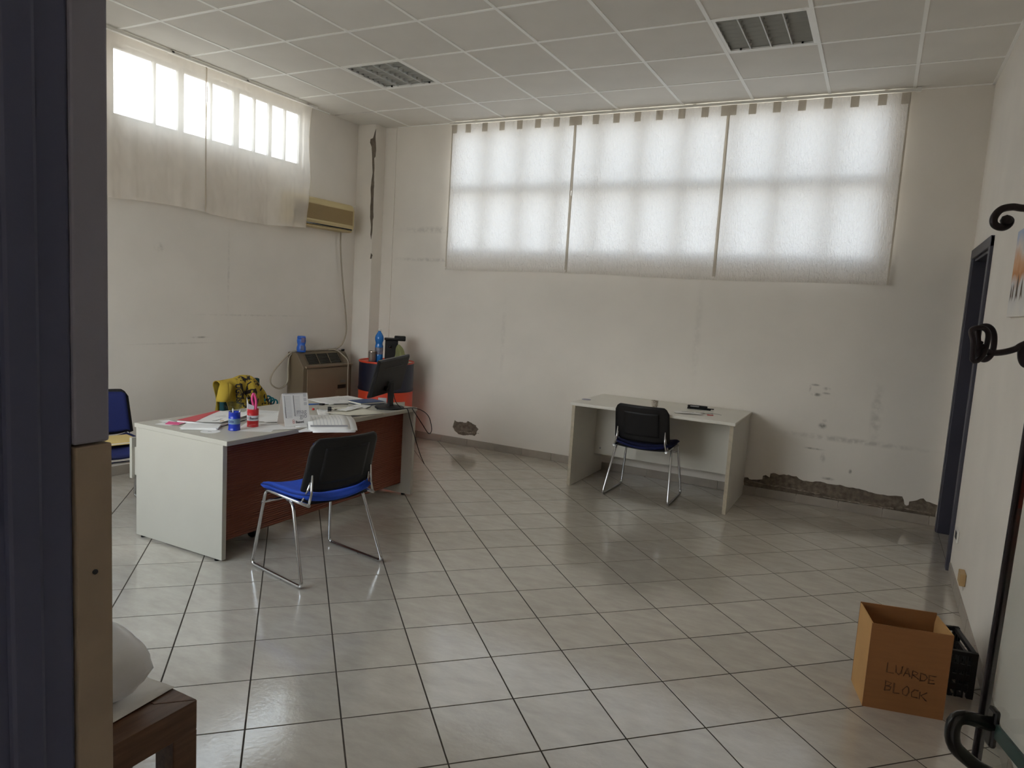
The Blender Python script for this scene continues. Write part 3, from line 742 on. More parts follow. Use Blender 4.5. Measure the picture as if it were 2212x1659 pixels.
# drawer unit under the left end, one drawer pulled out
dr = thing('drawer_unit', 'grey rolling drawer unit under the desk with one drawer pulled open', 'drawers', (1.78, -2.93, 0))
obj('body', MB().box(-.22, .25, -.16, .22, .07, .60), M_desk, dr, bevel=.002)
for k, (z0, z1, pull) in enumerate(((.08, .32, 0), (.328, .588, .27), )):
    f = obj('drawer', MB().box(-.245-pull, -.222-pull, -.158, .218, z0, z1).box(-.222-pull, -.2, -.14, .2, z0+.02, z1-.06) if pull else MB().box(-.243, -.222, -.158, .218, z0, z1), M_desk, dr, bevel=.002)
    obj('handle', MB().box(-.262-pull, -.245-pull, -.06, .12, (z0+z1)/2-.012, (z0+z1)/2+.012), M_alu, f)
for sx in (-.17, .2):
    for sy in (-.12, .18): obj('caster', MB().lathe([(.0, -.012), (.03, -.012), (.034, -.006), (.034, .006), (.03, .012), (0, .012)], 16, Matrix.Translation((sx, sy, .034)) @ Matrix.Rotation(PI/2, 4, 'X'), cap=False).cyl((sx, sy, .05), .008, .02, 8), M_black, dr)

# ------------------------------------------------------------------ white desk against the back wall
d2 = thing('white_desk', 'worn white desk standing against the back wall under the window', 'desk', (3.745, .195, 0))
obj('desk_top', MB().box(-.70, .70, -.42, .40, .717, .745), M_desk_w, d2, bevel=.006, seg=3)
for s in (-1, 1):
    x0 = s*.672
    sp_ = obj('side_panel', MB().box(x0-.014, x0+.014, -.395, .395, 0.0, .717), M_desk_w, d2, bevel=.001)
    obj('edge_strip', MB().box(x0-.0142, x0+.0142, -.400, -.395, 0.0, .717), M_edge, sp_)
obj('modesty_panel', MB().box(-.658, .658, .16, .178, .20, .717), M_desk_w, d2)
obj('cable_grommet', MB().lathe([(.0, 0), (.04, 0), (.042, .003), (.034, .004), (.03, .001), (0, .001)], 20, c=(-.655, -.15, .7452), cap=False), M_darkgrey, d2)
for s in (-1, 1): obj('screw_cap', MB().cyl((0,0,0), .008, .003, 10, Matrix.Translation((s*.6, .16, .26)) @ Matrix.Rotation(PI/2, 4, 'X')), M_darkgrey, d2)

# ------------------------------------------------------------------ things on the white desk
Z2 = .7452
cp = thing('coffee_cup', 'small printed paper cup on the white desk behind the chair back', 'cup', (3.735, -.02, Z2))
obj('cup_body', MB().lathe([(.020, 0), (.029, .072), (.030, .073), (.029, .0745), (.027, .072), (.018, .004)], 20, cap=False).cyl((0,0,.001), .02, .002), mat('cup_print', '#d6cfc2', rough=.6, col2='#6d5c48', vscale=70), cp)
lf = thing('leaflet', 'folded white leaflet on the white desk beside the chair', 'leaflet', (4.02, 0.0, Z2), .35)
obj('sheet', MB().grid(lambda u, v: (-.11+.22*u, -.075+.15*v, .002 + .006*(1-v)*abs(math.sin(u*3))), 10, 6), M_paper, lf)
obj('printed_line', MB().box(-.05, .05, .03, .036, .0055, .0062), M_ink, lf)
st = thing('stapler', 'black stapler lying on the white desk', 'stapler', (4.04, .31, Z2), math.radians(8))
obj('base', MB().prism([(-.10,-.018),(.10,-.012),(.10,.012),(-.10,.018)], .01), M_black, st, bevel=.003)
a_ = obj('arm', MB().box(-.085, .07, -.015, .015, .016, .034), M_black, st, bevel=.006)
obj('label_plate', MB().box(-.075, .0, -.0158, -.0152, .02, .03), M_inkg, a_)
obj('magazine', MB().box(-.08, .125, -.008, .008, .010, .018), M_blackg, st)
obj('hinge', MB().cyl((-.085, 0, .005), .014, .026, 12), M_black, st)
kc = thing('key_set', 'keys with a red fob on the white desk', 'keys', (4.15, .09, Z2), .3)
obj('ring', MB().tube([(.02*math.cos(a*PI/8), .02*math.sin(a*PI/8), .002) for a in range(16)], .0015, 6, closed=True), M_chrome, kc)
for k in range(2): obj('key', MB().box(-.085, -.02, -.006+.02*k, .006+.02*k, 0, .003).cyl((-.025, .02*k, 0), .012, .003, 12), M_alu, kc)
obj('fob', MB().box(.0, .05, -.085, -.06, 0, .004), M_red, kc, bevel=.001)
obj('cord', MB().tube(smooth_path([(.02,0,.002),(.06,.03,.002),(.10,.02,.002),(.12,-.02,.002)]), .0015, 6), M_inkg, kc)

# ------------------------------------------------------------------ things on the main desk
ZD = .7102
def sheet_mb(w_, d_, curl=0.0, th=.0006, n=8, seedv=0.0):
    mb = MB()
    def f(off): return lambda u, v: (-w_/2+w_*u, -d_/2+d_*v, off + curl*(u**2)*(.3+.7*v) + .0015*abs(noise.noise(Vector((u*3, v*3, seedv)))))
    mb.grid(f(th), n, n); mb.grid(f(0.0), n, n); return mb
def printed(t, w_, d_, z, rows, m_=None, x0=-.4, x1=.4, top=.42, thick=.003, step_=.075):
    for k in range(rows):
        y = d_*(top - step_*k)
        obj('print_line', MB().box(w_*x0, w_*(x1 - .25*random.random()), y-thick/2, y+thick/2, z, z+.0004), m_ or M_inkg, t)
def paper(label, x, y, rot, w_=.21, d_=.297, z=0.0, material=None, rows=5, curl=0.0, group='loose papers on the desk', name='paper_sheet'):
    t = thing(name, label, 'paper', (x, y, ZD+z), rot, group)
    obj('sheet', sheet_mb(w_, d_, curl, seedv=x*7), material or M_paper, t)
    if rows: printed(t, w_, d_, .0025, rows)
    return t
def stack(label, x, y, rot, n, w_=.21, d_=.297, z=0.0, material=None, cat='paper stack', sheets=None, dz=.0022, name='paper_stack'):
    t = thing(name, label, cat, (x, y, ZD+z), rot)
    for k in range(n):
        a = random.uniform(-.05, .05)
        mt = material or M_paper
        if sheets: mt = sheets[k % len(sheets)]
        o = obj('sheet', MB().box(-w_/2, w_/2, -d_/2, d_/2, 0, dz*.85), mt, t)
        o.location = (random.uniform(-.006, .006), random.uniform(-.006, .006), k*dz); o.rotation_euler = (0, 0, a)
    return t, n*dz

# blue and red little oil-drum pen holders
def mini_drum(name, label, x, y, paint, band, text, tcol, ang0, logo=False):
    t = thing(name, label, 'pen holder', (x, y, ZD), 0, 'oil-drum pen holders')
    R_ = .0335; Hh = .112
    obj('can', MB().lathe([(R_*.97, 0), (R_*1.04, .001), (R_*1.04, .004), (R_, .006), (R_, .036), (R_*1.03, .0375), (R_, .039), (R_, .073), (R_*1.03, .0745), (R_, .076), (R_, Hh-.005), (R_*1.04, Hh-.003), (R_*1.04, Hh), (R_*.95, Hh), (R_*.95, .01), (0, .01)], 40, cap=False), paint, t)
    obj('label_band', MB().lathe([(R_*1.012, .0405), (R_*1.02, .042), (R_*1.02, .071), (R_*1.012, .0725)], 40, cap=False), band, t)
    def wrap(xx, yy):
        a = ang0 + xx / R_; rr = R_*1.028
        return (rr*math.cos(a), rr*math.sin(a), .05 + yy)
    obj('lettering', text_mesh(text, .021, wrap, bold=.0006), tcol, t)
    return t
AC = math.atan2(CAM.y + 2.83, CAM.x - 1.98)     # direction from the cans to the viewer
bc = mini_drum('pen_holder', 'little blue oil-drum pen holder reading Oils', 1.985, -2.905, M_bluep, mat('band_blue', '#6f8aa3', rough=.4), 'Oils', mat('ink_navy', '#16246a'), AC - 1.12)
for k, (dx, dy, tx, ty) in enumerate(((.012, .01, .03, .01), (-.016, .0, -.03, .02), (.0, -.015, .01, -.03))):
    p_ = thing('pen', ('white pen leaning in the blue pen holder towards the red one', 'white pen leaning in the blue pen holder towards the folder', 'dark pen leaning in the blue pen holder')[k], 'pen', (1.985+dx*.6, -2.905+dy*.6, ZD+.012))
    obj('barrel', MB().tube([(0, 0, 0), (tx*.75, ty*.75, .108)], .0038, 8), (M_white, M_white, M_ink)[k], p_)
    obj('tip', MB().tube([(tx*.75, ty*.75, .108), (tx*.82, ty*.82, .116)], .003, 8, rs=[.003, .0012]), M_white if k < 2 else M_ink, p_)
rc_ = mini_drum('pen_holder', 'little red oil-drum pen holder reading Basoni', 1.972, -2.752, M_red, mat('band_white', '#d9d9de', rough=.4), 'Basoni', M_ink, AC - .62)
def lg(xx, yy):
    a = AC - .62 - .019/.0335 + xx/.0335; rr = .0345
    return (rr*math.cos(a), rr*math.sin(a), .057 + yy)
for rr_, dzz in ((.0065, .0035), (.0065, -.0035)):
    ring = [(rr_*math.cos(a*PI/10), dzz + rr_*.75*math.sin(a*PI/10)) for a in range(20)]
    obj('logo_ring', MB().tube([lg(a+.006, b) for a, b in ring], .0007, 5, closed=True), M_red, rc_)
obj('small_print', MB().grid(lambda u, v: (.0342*math.cos(AC-.45+.9*u), .0342*math.sin(AC-.45+.9*u), .017+.0022*v), 12, 1), mat('ink_pale', '#e08a86'), rc_)
sc_ = thing('scissors', 'pink-handled scissors standing in the red pen holder', 'scissors', (1.978, -2.742, ZD+.02), AC)
obj('handle', MB().tube(smooth_path([(0, .0, .07), (.0, .006, .12), (.0, .0, .165), (.0, -.012, .185), (.0, -.018, .15), (.0, -.006, .10)]), .0075, 8), M_pink, sc_)
obj('blade', MB().box(-.002, .002, -.006, .006, 0, .09), M_chrome, sc_)
nt_ = thing('paper_slip', 'grey folded slip sticking out of the red pen holder', 'paper', (1.965, -2.762, ZD+.03), AC)
obj('sheet', MB().add([(-.0, -.022, 0), (0, .012, 0), (0, .018, .10), (0, -.020, .115), (.004, -.022, 0), (.004, .012, 0), (.004, .018, .10), (.004, -.020, .115)], [(0,1,2,3),(7,6,5,4),(0,4,5,1),(2,6,7,3),(1,5,6,2),(3,7,4,0)]), mat('slip_grey', '#b9b6bd', rough=.7), nt_)
cu_ = thing('utility_knife', 'white pointed paper knife standing in the red pen holder', 'knife', (1.95, -2.765, ZD+.03), AC)
obj('blade', MB().add([(-.002,-.01,0),(-.002,.01,0),(-.002,.0,.10),(-.002,-.014,.155),(.002,-.01,0),(.002,.01,0),(.002,.0,.10),(.002,-.014,.155)], [(0,1,2,3),(7,6,5,4),(0,4,5,1),(2,6,7,3),(1,5,6,2),(3,7,4,0)]), M_white, cu_)

# desk calendar
cl_ = thing('desk_calendar', 'tent-shaped white desk calendar open at maggio', 'calendar', (2.10, -2.535, ZD+.004), math.radians(-20))
cw, ch, cd = .172, .20, .055     # width along y
ap = .0
def face(s, t0, t1, y0, y1, off=0.0):   # s=+1 front (towards viewer), t = 0 bottom .. 1 top
    def P(t, y): return Vector((s*(cd*(1-t)+.001) + s*off, y, ch*t))
    return [P(t0, y0), P(t0, y1), P(t1, y1), P(t1, y0)]
def plate(s, t0, t1, y0, y1, off, th=.0016):
    a = face(s, t0, t1, y0, y1, off); b = face(s, t0, t1, y0, y1, off+th)
    return MB().add(a+b, [(0,1,2,3),(7,6,5,4),(0,4,5,1),(1,5,6,2),(2,6,7,3),(3,7,4,0)])
obj('front_board', plate(1, 0, 1, -cw/2, cw/2, 0), M_paper, cl_)
obj('back_board', plate(-1, 0, 1, -cw/2, cw/2, 0), mat('calendar_card', '#d9cfc6', rough=.7), cl_)
obj('base_board', MB().box(-cd, cd, -cw/2, cw/2, 0, .0015), mat('calendar_card2', '#d9cfc6', rough=.7), cl_)
for k in range(22):
    y = -cw/2 + .012 + k*(cw-.024)/21
    obj('spiral_ring', MB().tube([(.005*math.cos(a*PI/5), y, ch - .001 + .005*math.sin(a*PI/5)) for a in range(10)], .0008, 5, closed=True), M_inkg, cl_)
def cal_map(y0, t0, off=.0026):
    sl = math.hypot(cd, ch)
    def f(xx, yy):
        t = t0 + yy/sl; return (cd*(1-t) + .001 + off, y0 + xx, ch*t)
    return f
obj('lettering', text_mesh('mag', .042, cal_map(.0, .37)), M_inkg, cl_)
obj('lettering', text_mesh('gio', .042, cal_map(.018, .23)), M_inkg, cl_)
obj('lettering', text_mesh('Basoni', .021, cal_map(-.012, .08), bold=.0006), M_ink, cl_)
for dzz in (.012, .0):
    f = cal_map(-.026, .085)
    obj('logo_ring', MB().tube([f(.006*math.cos(a*PI/8), .0045 + dzz + .006*math.sin(a*PI/8)) for a in range(16)], .0007, 5, closed=True), M_red, cl_)
for k in range(31):
    c_ = k // 16; r_ = k % 16
    f = cal_map(-.075 + .06*c_, .90 - r_*.043)
    a_, b_ = f(0, 0), f(.05, .0016)
    obj('day_line', MB().add([f(0,0), f(.045,0), f(.045,.0014), f(0,.0014)], [(0,1,2,3)]), M_inkg, cl_)
    obj('day_number', MB().add([f(.0,.002), f(.005,.002), f(.005,.007), f(.0,.007)], [(0,1,2,3)]), M_ink if c_ or r_ > 7 else M_inkg, cl_)
for k in range(3):
    f = cal_map(.055, .88 - .13*k); obj('mini_month', MB().add([f(0,0), f(.02,0), f(.02,.02), f(0,.02)], [(0,1,2,3)]), mat('cal_pale', '#c9c8c8', rough=.7), cl_)

# catalogue folder, red and white
ct = thing('brochure_folder', 'red and white brochure folder lying on the left half of the desk', 'folder', (1.65, -2.735, ZD), math.radians(17))
obj('back_cover', MB().box(-.155, .155, -.215, .215, 0, .003), M_ink, ct)
obj('pages', MB().box(-.15, .15, -.21, .21, .003, .012), M_paper, ct)
cov = obj('front_cover', MB().grid(lambda u, v: (-.155+.31*u, -.215+.43*v, .014 + .016*u*u), 8, 8).grid(lambda u, v: (-.155+.31*u, -.215+.43*v, .0125 + .016*u*u), 8, 8), M_paper, ct)
curve = [(-.155, -.215), (-.02, -.215), (-.055, -.1), (-.09, .03), (-.12, .16), (-.13, .215), (-.155, .215)]
obj('red_band', MB().add([(x_, y_, .0147 + .016*((x_+.155)/.31)**2) for x_, y_ in curve], [tuple(range(len(curve)))]), M_redp, cov)
def cmap(ox, oy, ang):
    def f(xx, yy):
        X_ = ox + xx*math.cos(ang) - yy*math.sin(ang); Y_ = oy + xx*math.sin(ang) + yy*math.cos(ang)
        return (X_, Y_, .0152 + .016*((X_+.155)/.31)**2)
    return f
obj('lettering', text_mesh('Basoni', .034, cmap(.085, -.17, PI/2), bold=.0007), M_ink, cov)
for k in range(3):
    f = cmap(-.005+.022*k, -.03, PI/2); obj('small_print', MB().add([f(0,0), f(.11-.03*k,0), f(.11-.03*k,.003), f(0,.003)], [(0,1,2,3)]), M_inkg, cov)
f = cmap(.13, -.17, 0)
obj('logo_ring', MB().tube([f(.012*math.cos(a*PI/8), .012*math.sin(a*PI/8)) for a in range(16)], .001, 5, closed=True), mat('logo_gold', '#b08d4a'), cov)

# remaining papers
t, h_ = stack('thin stack of white note sheets at the near left corner of the desk', 1.80, -2.99, math.radians(-50), 6, .15, .20)
cd_ = thing('paper_disc', 'white round paper disc with a pen tick beside the blue holder', 'paper disc', (1.93, -3.03, ZD))
obj('disc', MB().cyl((0,0,0), .055, .001, 32), M_paper, cd_)
obj('ink_tick', MB().tube([(-.01,-.01,.0014),(.0,.0,.0014),(.012,-.002,.0014)], .0008, 5), M_ink, cd_)
pk = thing('sticky_note', 'folded pink sticky note at the left end of the desk', 'note', (1.60, -3.02, ZD), .5)
obj('note', MB().box(-.04, .045, -.04, .04, .003, .0045), M_pinkn, pk); obj('fold', MB().add([(-.04,-.04,.0046),(.045,-.04,.0046),(.03,-.005,.012),(-.04,.01,.012)], [(0,1,2,3)]), M_pink, pk, solid=.0008)
paper('small white slip under the pink sticky note', 1.575, -3.06, .3, .10, .07, rows=2)
paper('white slip between the pink note and the brochure folder', 1.52, -3.0, -.2, .12, .07, rows=2)
paper('plain white sheet under the red pen holder', 2.01, -2.74, .6, .21, .297, rows=0, z=-.0001)
paper('white sheet with a torn corner beside the red pen holder', 2.08, -2.66, 1.0, .21, .20, rows=3, z=.0012)
paper('white sheet lying behind the two pen holders', 1.72, -2.45, .5, .30, .42, rows=3, z=.001)
paper('white envelope between red holder and calendar', 1.88, -2.50, -.5, .23, .16, rows=2, z=.004)
bk = thing('plastic_bottle', 'crumpled clear plastic wrap behind the blue holder', 'plastic wrap', (1.46, -2.455, ZD))
def crump(u, v):
    a = 2*PI*u; b = PI*v; n_ = 1 + .45*noise.noise(Vector((math.cos(a)*2.2*math.sin(b), math.sin(a)*2.2*math.sin(b), math.cos(b)*3)))
    return (.045*n_*math.cos(a)*math.sin(b), .06*n_*math.sin(a)*math.sin(b), .034 + .034*n_*math.cos(b)*.9)
obj('wrap', MB().grid(crump, 26, 16, smooth=False), M_clear, bk)
bk.name = 'plastic_wrap'

# opened catalogue hanging over the front edge
hb = thing('open_catalogue', 'thick open catalogue hanging over the desk edge beside the calendar', 'catalogue', (2.09, -2.20, ZD+.004), math.radians(-43))
for k in range(5):
    def pg(u, v, k=k):
        s_ = .40*u; over = max(0, s_ - .20)
        x_ = s_ - .05*over; z_ = .003 + .0032*k + .010*math.sin(u*PI*.7) - .9*over*over
        return (x_ - .012*k*.5, -.13 + .26*v + .012*k*(1 if k % 2 else -1)*.5, z_)
    pp = obj('page', MB().grid(pg, 14, 6), M_paper, hb, solid=.0016)
    if k == 4:
        for q in range(9):
            v_ = .12 + .085*q
            obj('print_line', MB().grid(lambda u, v: tuple(Vector(pg(.15+.75*u, v_+.012*v)) + Vector((0, 0, .0022))), 10, 1), mat('print_pale%d' % q, '#c4c4c6', rough=.7), pp)
        obj('print_block', MB().grid(lambda u, v: tuple(Vector(pg(.86+.06*u, .05+.9*v)) + Vector((0, 0, .0022))), 2, 8), M_inkg, pp)
for k in range(20):
    u_ = .05 + .9*k/19
    c0 = Vector(pg(u_, .0)); obj('spiral_ring', MB().tube([(c0.x, c0.y - .002 + .004*math.cos(a*PI/4), c0.z - .005 + .007*math.sin(a*PI/4)) for a in range(8)], .0007, 4, closed=True), M_inkg, hb)
rb = thing('red_striped_flyer', 'white flyer with a red stripe under the calendar, overhanging the desk', 'flyer', (2.16, -2.50, ZD+.0004), math.radians(-30))
obj('sheet', MB().grid(lambda u, v: (-.08+.20*u, -.07+.17*v, .0015 - .5*max(0, u*.2-.10)**2*4), 8, 4), M_paper, rb, solid=.001)
obj('red_stripe', MB().grid(lambda u, v: (-.06+.18*u, .07+.028*v, .0027 - .5*max(0, (.02+u*.18)-.10)**2*4), 8, 2), M_redp, rb)

# big envelope, folders, receipts, blue book, far papers
ev = thing('envelope', 'large cream folder lying at the desk edge near the monitor', 'folder', (2.10, -1.925, ZD), math.radians(-8))
obj('lower_leaf', MB().box(-.12, .12, -.17, .17, 0, .002), M_papw, ev)
obj('contents', MB().box(-.11, .11, -.15, .15, .002, .008), M_paper, ev)
obj('upper_leaf', MB().grid(lambda u, v: (-.12+.24*u, -.17+.34*v, .0095 + .016*(1-v)**2*u), 6, 8), M_papw, ev, solid=.0016)
for k, (x_, y_, r_, l_) in enumerate(((1.93, -2.08, .8, 'crumpled receipt with a dark clip left of the cream folder'), (1.98, -1.86, .2, 'long narrow receipt lying on the cream folder'), (1.90, -1.80, -.4, 'creased white receipt behind the cream folder'))):
    t = thing('receipt', l_, 'receipt', (x_, y_, ZD+.012*(k == 1)), r_, 'receipts on the desk')
    obj('slip', MB().grid(lambda u, v: (-.04+.08*u, -.12+.24*v, .003 + .012*abs(noise.noise(Vector((u*2.2, v*5, k*3.1)))) + .012*(v-.5)**2), 8, 20), M_paper if k != 2 else M_papw, t, solid=.0008)
    printed(t, .06, .2, .012, 3, x0=-.35, x1=.4)
cl2 = thing('binder_clip', 'black binder clip on the crumpled receipt', 'clip', (1.96, -2.05, ZD+.018), .4)
obj('clip_body', MB().prism([(-.014,0),(.014,0),(.004,.016),(-.004,.016)], .03), M_blackg, cl2)
obj('wire_arm', MB().tube([(-.01,.014,.015),(-.016,.04,.02),(.016,.04,.02),(.01,.014,.015)], .0012, 5), M_chrome, cl2)
rp_ = thing('red_pen_cap', 'small red cap lying near the crumpled receipts', 'cap', (1.78, -2.02, ZD), 0)
obj('cap', MB().lathe([(.0, 0), (.008, 0), (.009, .004), (.009, .010), (.006, .014), (0, .014)], 16, cap=False), M_red, rp_)
nb = thing('notebook', 'blue hardback notebook lying beside the monitor stand', 'notebook', (1.83, -1.485, ZD+.006), math.radians(-14))
obj('cover', MB().box(-.085, .085, -.115, .115, 0, .0025), mat('book_blue', '#22406f', rough=.5), nb)
obj('pages', MB().box(-.08, .082, -.112, .112, .0025, .014), M_papw, nb)
obj('cover', MB().box(-.085, .085, -.115, .115, .014, .0165), mat('book_blue_top', '#22406f', rough=.5), nb)
wb = thing('bubble_wrap', 'strip of clear wrap under the blue notebook', 'plastic wrap', (1.90, -1.46, ZD), -.25)
obj('wrap', MB().grid(lambda u, v: (-.06+.12*u, -.14+.28*v, .002 + .01*abs(noise.noise(Vector((u*6, v*9, 2))))), 10, 16), M_clear, wb)
stack('neat stack of printed forms at the far end of the desk', 1.60, -1.53, math.radians(-12), 4, .297, .40, sheets=[M_paper])
pt = paper('printed form on top of the far stack', 1.61, -1.56, math.radians(-14), .21, .297, z=.010, rows=9)
bp_ = thing('pen', 'blue ballpoint pen lying in front of the far papers', 'pen', (1.62, -1.83, ZD+.005), 1.2)
obj('barrel', MB().tube([(-.07,0,0),(.06,0,0)], .0045, 8), mat('pen_blue', '#2b5aa8', rough=.3), bp_); obj('tip', MB().tube([(.06,0,0),(.075,0,0)], .003, 8, rs=[.004,.001]), M_ink, bp_)
pc = thing('usb_cable', 'black cable with a plug lying between pen and notebook', 'cable', (1.66, -1.80, ZD+.005))
obj('plug', MB().box(-.012, .02, -.02, .012, -.004, .008), M_black, pc, bevel=.003)
obj('wire', MB().tube(smooth_path([(.01,.01,0),(.05,.08,0),(.09,.12,.001),(.13,.15,0)]), .0025, 6), M_black, pc)
stack('white sheets fanned out in front of the blue notebook', 1.94, -1.72, math.radians(20), 4, .12, .26)

# monitor
mo = thing('monitor', 'black computer monitor seen from behind at the far desk end', 'monitor', (2.085, -1.52, ZD))
psi, tau, rl = math.radians(10.5), math.radians(17), math.radians(2.6)
hh = Vector((-math.sin(psi), math.cos(psi), 0)); n0 = Vector((math.cos(psi), math.sin(psi), 0)); vv = Vector((0,0,1))*math.cos(tau) + n0*math.sin(tau)
h2 = hh*math.cos(rl) + vv*math.sin(rl); v2 = vv*math.cos(rl) - hh*math.sin(rl); nn = h2.cross(v2)
MM = Matrix((h2, v2, nn)).transposed().to_4x4(); MM.translation = Vector((-.01, -.003, .25))
obj('base', MB().lathe([(.0,0),(.108,0),(.112,.003),(.112,.010),(.106,.013),(.03,.018),(0,.018)], 40, cap=False), M_black, mo)
obj('stand_column', MB().box(-.006, .018, -.026, .026, .012, .20), M_black, mo, bevel=.005)
W2, H2 = .2475, .15
sh_ = obj('back_shell', MB().add([(-W2,-H2,0),(W2,-H2,0),(W2,H2,0),(-W2,H2,0),(-W2+.012,-H2+.012,.022),(W2-.012,-H2+.012,.022),(W2-.012,H2-.012,.012),(-W2+.012,H2-.012,.012)], [(3,2,1,0),(0,1,5,4),(1,2,6,5),(2,3,7,6),(3,0,4,7),(4,5,6,7)], MM), M_black, mo, bevel=.003)
obj('vent_slot', MB().box(-.13, .15, .075, .082, .0135, .0165, MM), M_blackg, sh_)
obj('bezel', MB().box(-W2, W2, -H2, H2, -.012, 0, MM), M_blackg, mo, bevel=.002)
obj('screen', MB().box(-W2+.01, W2-.01, -H2+.016, H2-.01, -.0128, -.012, MM), mat('screen_off', '#08090b', rough=.1), mo)
obj('stand_hinge', MB().box(-.045, .045, -.11, -.03, .018, .034, MM), M_black, mo, bevel=.004)
obj('connector', MB().box(-.075, -.05, -.10, -.07, .02, .045, MM), M_blackg, mo)
mc = thing('monitor_cable', 'black cables running from the monitor over the far desk edge', 'cable', (2.085, -1.52, ZD))
obj('wire', MB().tube(smooth_path([(.045,-.02,.13),(.062,-.01,.06),(.10,.02,.008),(.13,.05,.004),(.15,.06,-.06),(.155,.12,-.20),(.16,.20,-.36),(.165,.265,-.46)]), .0032, 7), M_black, mc)
obj('wire', MB().tube(smooth_path([(-.02,-.13,.004),(.04,-.10,.004),(.10,.0,.004),(.15,.13,.003),(.22,.20,-.05),(.24,.235,-.16),(.225,.22,-.20),(.20,.16,-.12),(.14,.10,.003)]), .0032, 7), M_black, mc)

# ------------------------------------------------------------------ swivel chair with the yellow T-shirt
oc = thing('swivel_chair', 'teal swivel chair behind the desk with a T-shirt over its back', 'chair', (1.05, -1.875, 0))
obj('seat', MB().grid(lambda u, v: (-.23+.46*u, -.23+.46*v, .50 + .02*math.sin(u*PI)*math.sin(v*PI)), 10, 10), M_teal, oc, solid=.06, bevel=.015)
obj('backrest', MB().grid(lambda u, v: (-.205 + .03*(2*u-1)**2, -.19+.37*u, .52+.31*v), 12, 10), M_teal, oc, solid=.045, bevel=.012)
obj('back_bracket', MB().tube(smooth_path([(-.05,0,.45),(-.22,0,.45),(-.25,0,.55),(-.235,0,.68)]), .016, 10), M_black, oc)
obj('gas_lift', MB().cyl((0,0,.10), .026, .36, 16), M_black, oc)
for k in range(5):
    a = 2*PI*k/5 + .3; ca, sa = math.cos(a), math.sin(a)
    lg_ = obj('base_arm', MB().tube([(0,0,.10),(.27*ca,.27*sa,.075)], .018, 8, rs=[.024,.014]), M_black, oc)
    obj('caster', MB().lathe([(0,-.02),(.026,-.02),(.029,-.012),(.029,.012),(.026,.02),(0,.02)], 14, Matrix.Translation((.28*ca,.28*sa,.029)) @ Matrix.Rotation(a, 4, 'Z') @ Matrix.Rotation(PI/2, 4, 'X'), cap=False).tube([(.28*ca,.28*sa,.03),(.28*ca,.28*sa,.075)], .006, 6), M_black, lg_)

ts = thing('yellow_tshirt', 'yellow T-shirt with black print draped over the swivel chair back', 'T-shirt', (.875, -1.84, .70))
def drape(u, v):
    y = -.262 + .45*u
    topz = .135 + .028*math.exp(-((u-.55)/.25)**2) - .10*max(0, (u-.68)/.32)**1.6
    fr = .30 - .05*math.sin(u*7); L1 = fr; arc = .14; L2 = .22
    s_ = v*(L1+arc+L2)
    fold = .016*math.sin(u*19 + 1.2*math.sin(v*3)) + .012*noise.noise(Vector((u*5, v*3, 1.1))) + .02*noise.noise(Vector((u*9, v*4, 7)))
    if s_ < L1: x, z = .052, topz - .045 - (L1 - s_)
    elif s_ < L1+arc:
        a = (s_-L1)/arc*PI; x, z = .052*math.cos(a), topz - .045 + .045*math.sin(a)
    else: x, z = -.052, topz - .045 - (s_-L1-arc)
    down = max(0, topz - .03 - z)
    k_ = min(1, down/.08)
    x += (fold*(.35+.9*k_) if x > 0 else fold*.4) + (.03*min(1, down/.2) if x > 0 else 0)
    return (x, y + .02*math.sin(v*9)*(abs(u-.5)*2)**3 - .07*down*(u-.45), z)
obj('body', MB().grid(drape, 54, 44), M_shirt, ts, solid=.003)
M_shirt_y = mat('yellow_plain', '#bb9f38', rough=.9)
def sleeve(u, v):
    a = 2*PI*u; wob = .012*math.sin(2*a + 3*v)
    return (.062 + (.024 + .012*v)*math.cos(a) + wob + .012*v, -.232 - .03*v + (.052 + .006*v)*math.sin(a), .125 - .14*v - .02*math.sin(a)*(1-v))
obj('sleeve', MB().grid(sleeve, 28, 10), M_shirt_y, ts, solid=.003)
def on_shirt(u0, v0, sc_x, sc_y):
    def f(xx, yy):
        p_ = Vector(drape(min(1, max(0, u0 + yy*sc_y)), min(1, max(0, v0 - xx*sc_x)))); return (p_.x + .006, p_.y - .002, p_.z)
    return f
obj('lettering', text_mesh('UGLISI', .05, on_shirt(.27, .43, 1.75, 2.0), bold=.0018), M_ink, ts)
sf = thing('teal_scarf', 'small teal patterned scarf end beside the T-shirt', 'scarf', (.93, -1.615, .63))
for k in range(3):
    obj('loop', MB().tube(smooth_path([(.0, .035*math.cos(a*PI/4+k), .03*math.sin(a*PI/4+k)+.012*k) for a in range(8)], 4, True), .007, 6, closed=True), mat('scarf_teal%d' % k, '#1e7f8c', rough=.8), sf).location = (0, -.03+.035*k, .02-.03*k)
obj('knot', MB().lathe([(0,-.03),(.02,-.02),(.026,0),(.018,.02),(0,.03)], 12, cap=False), M_ink, sf).location = (0, -.01, -.03)

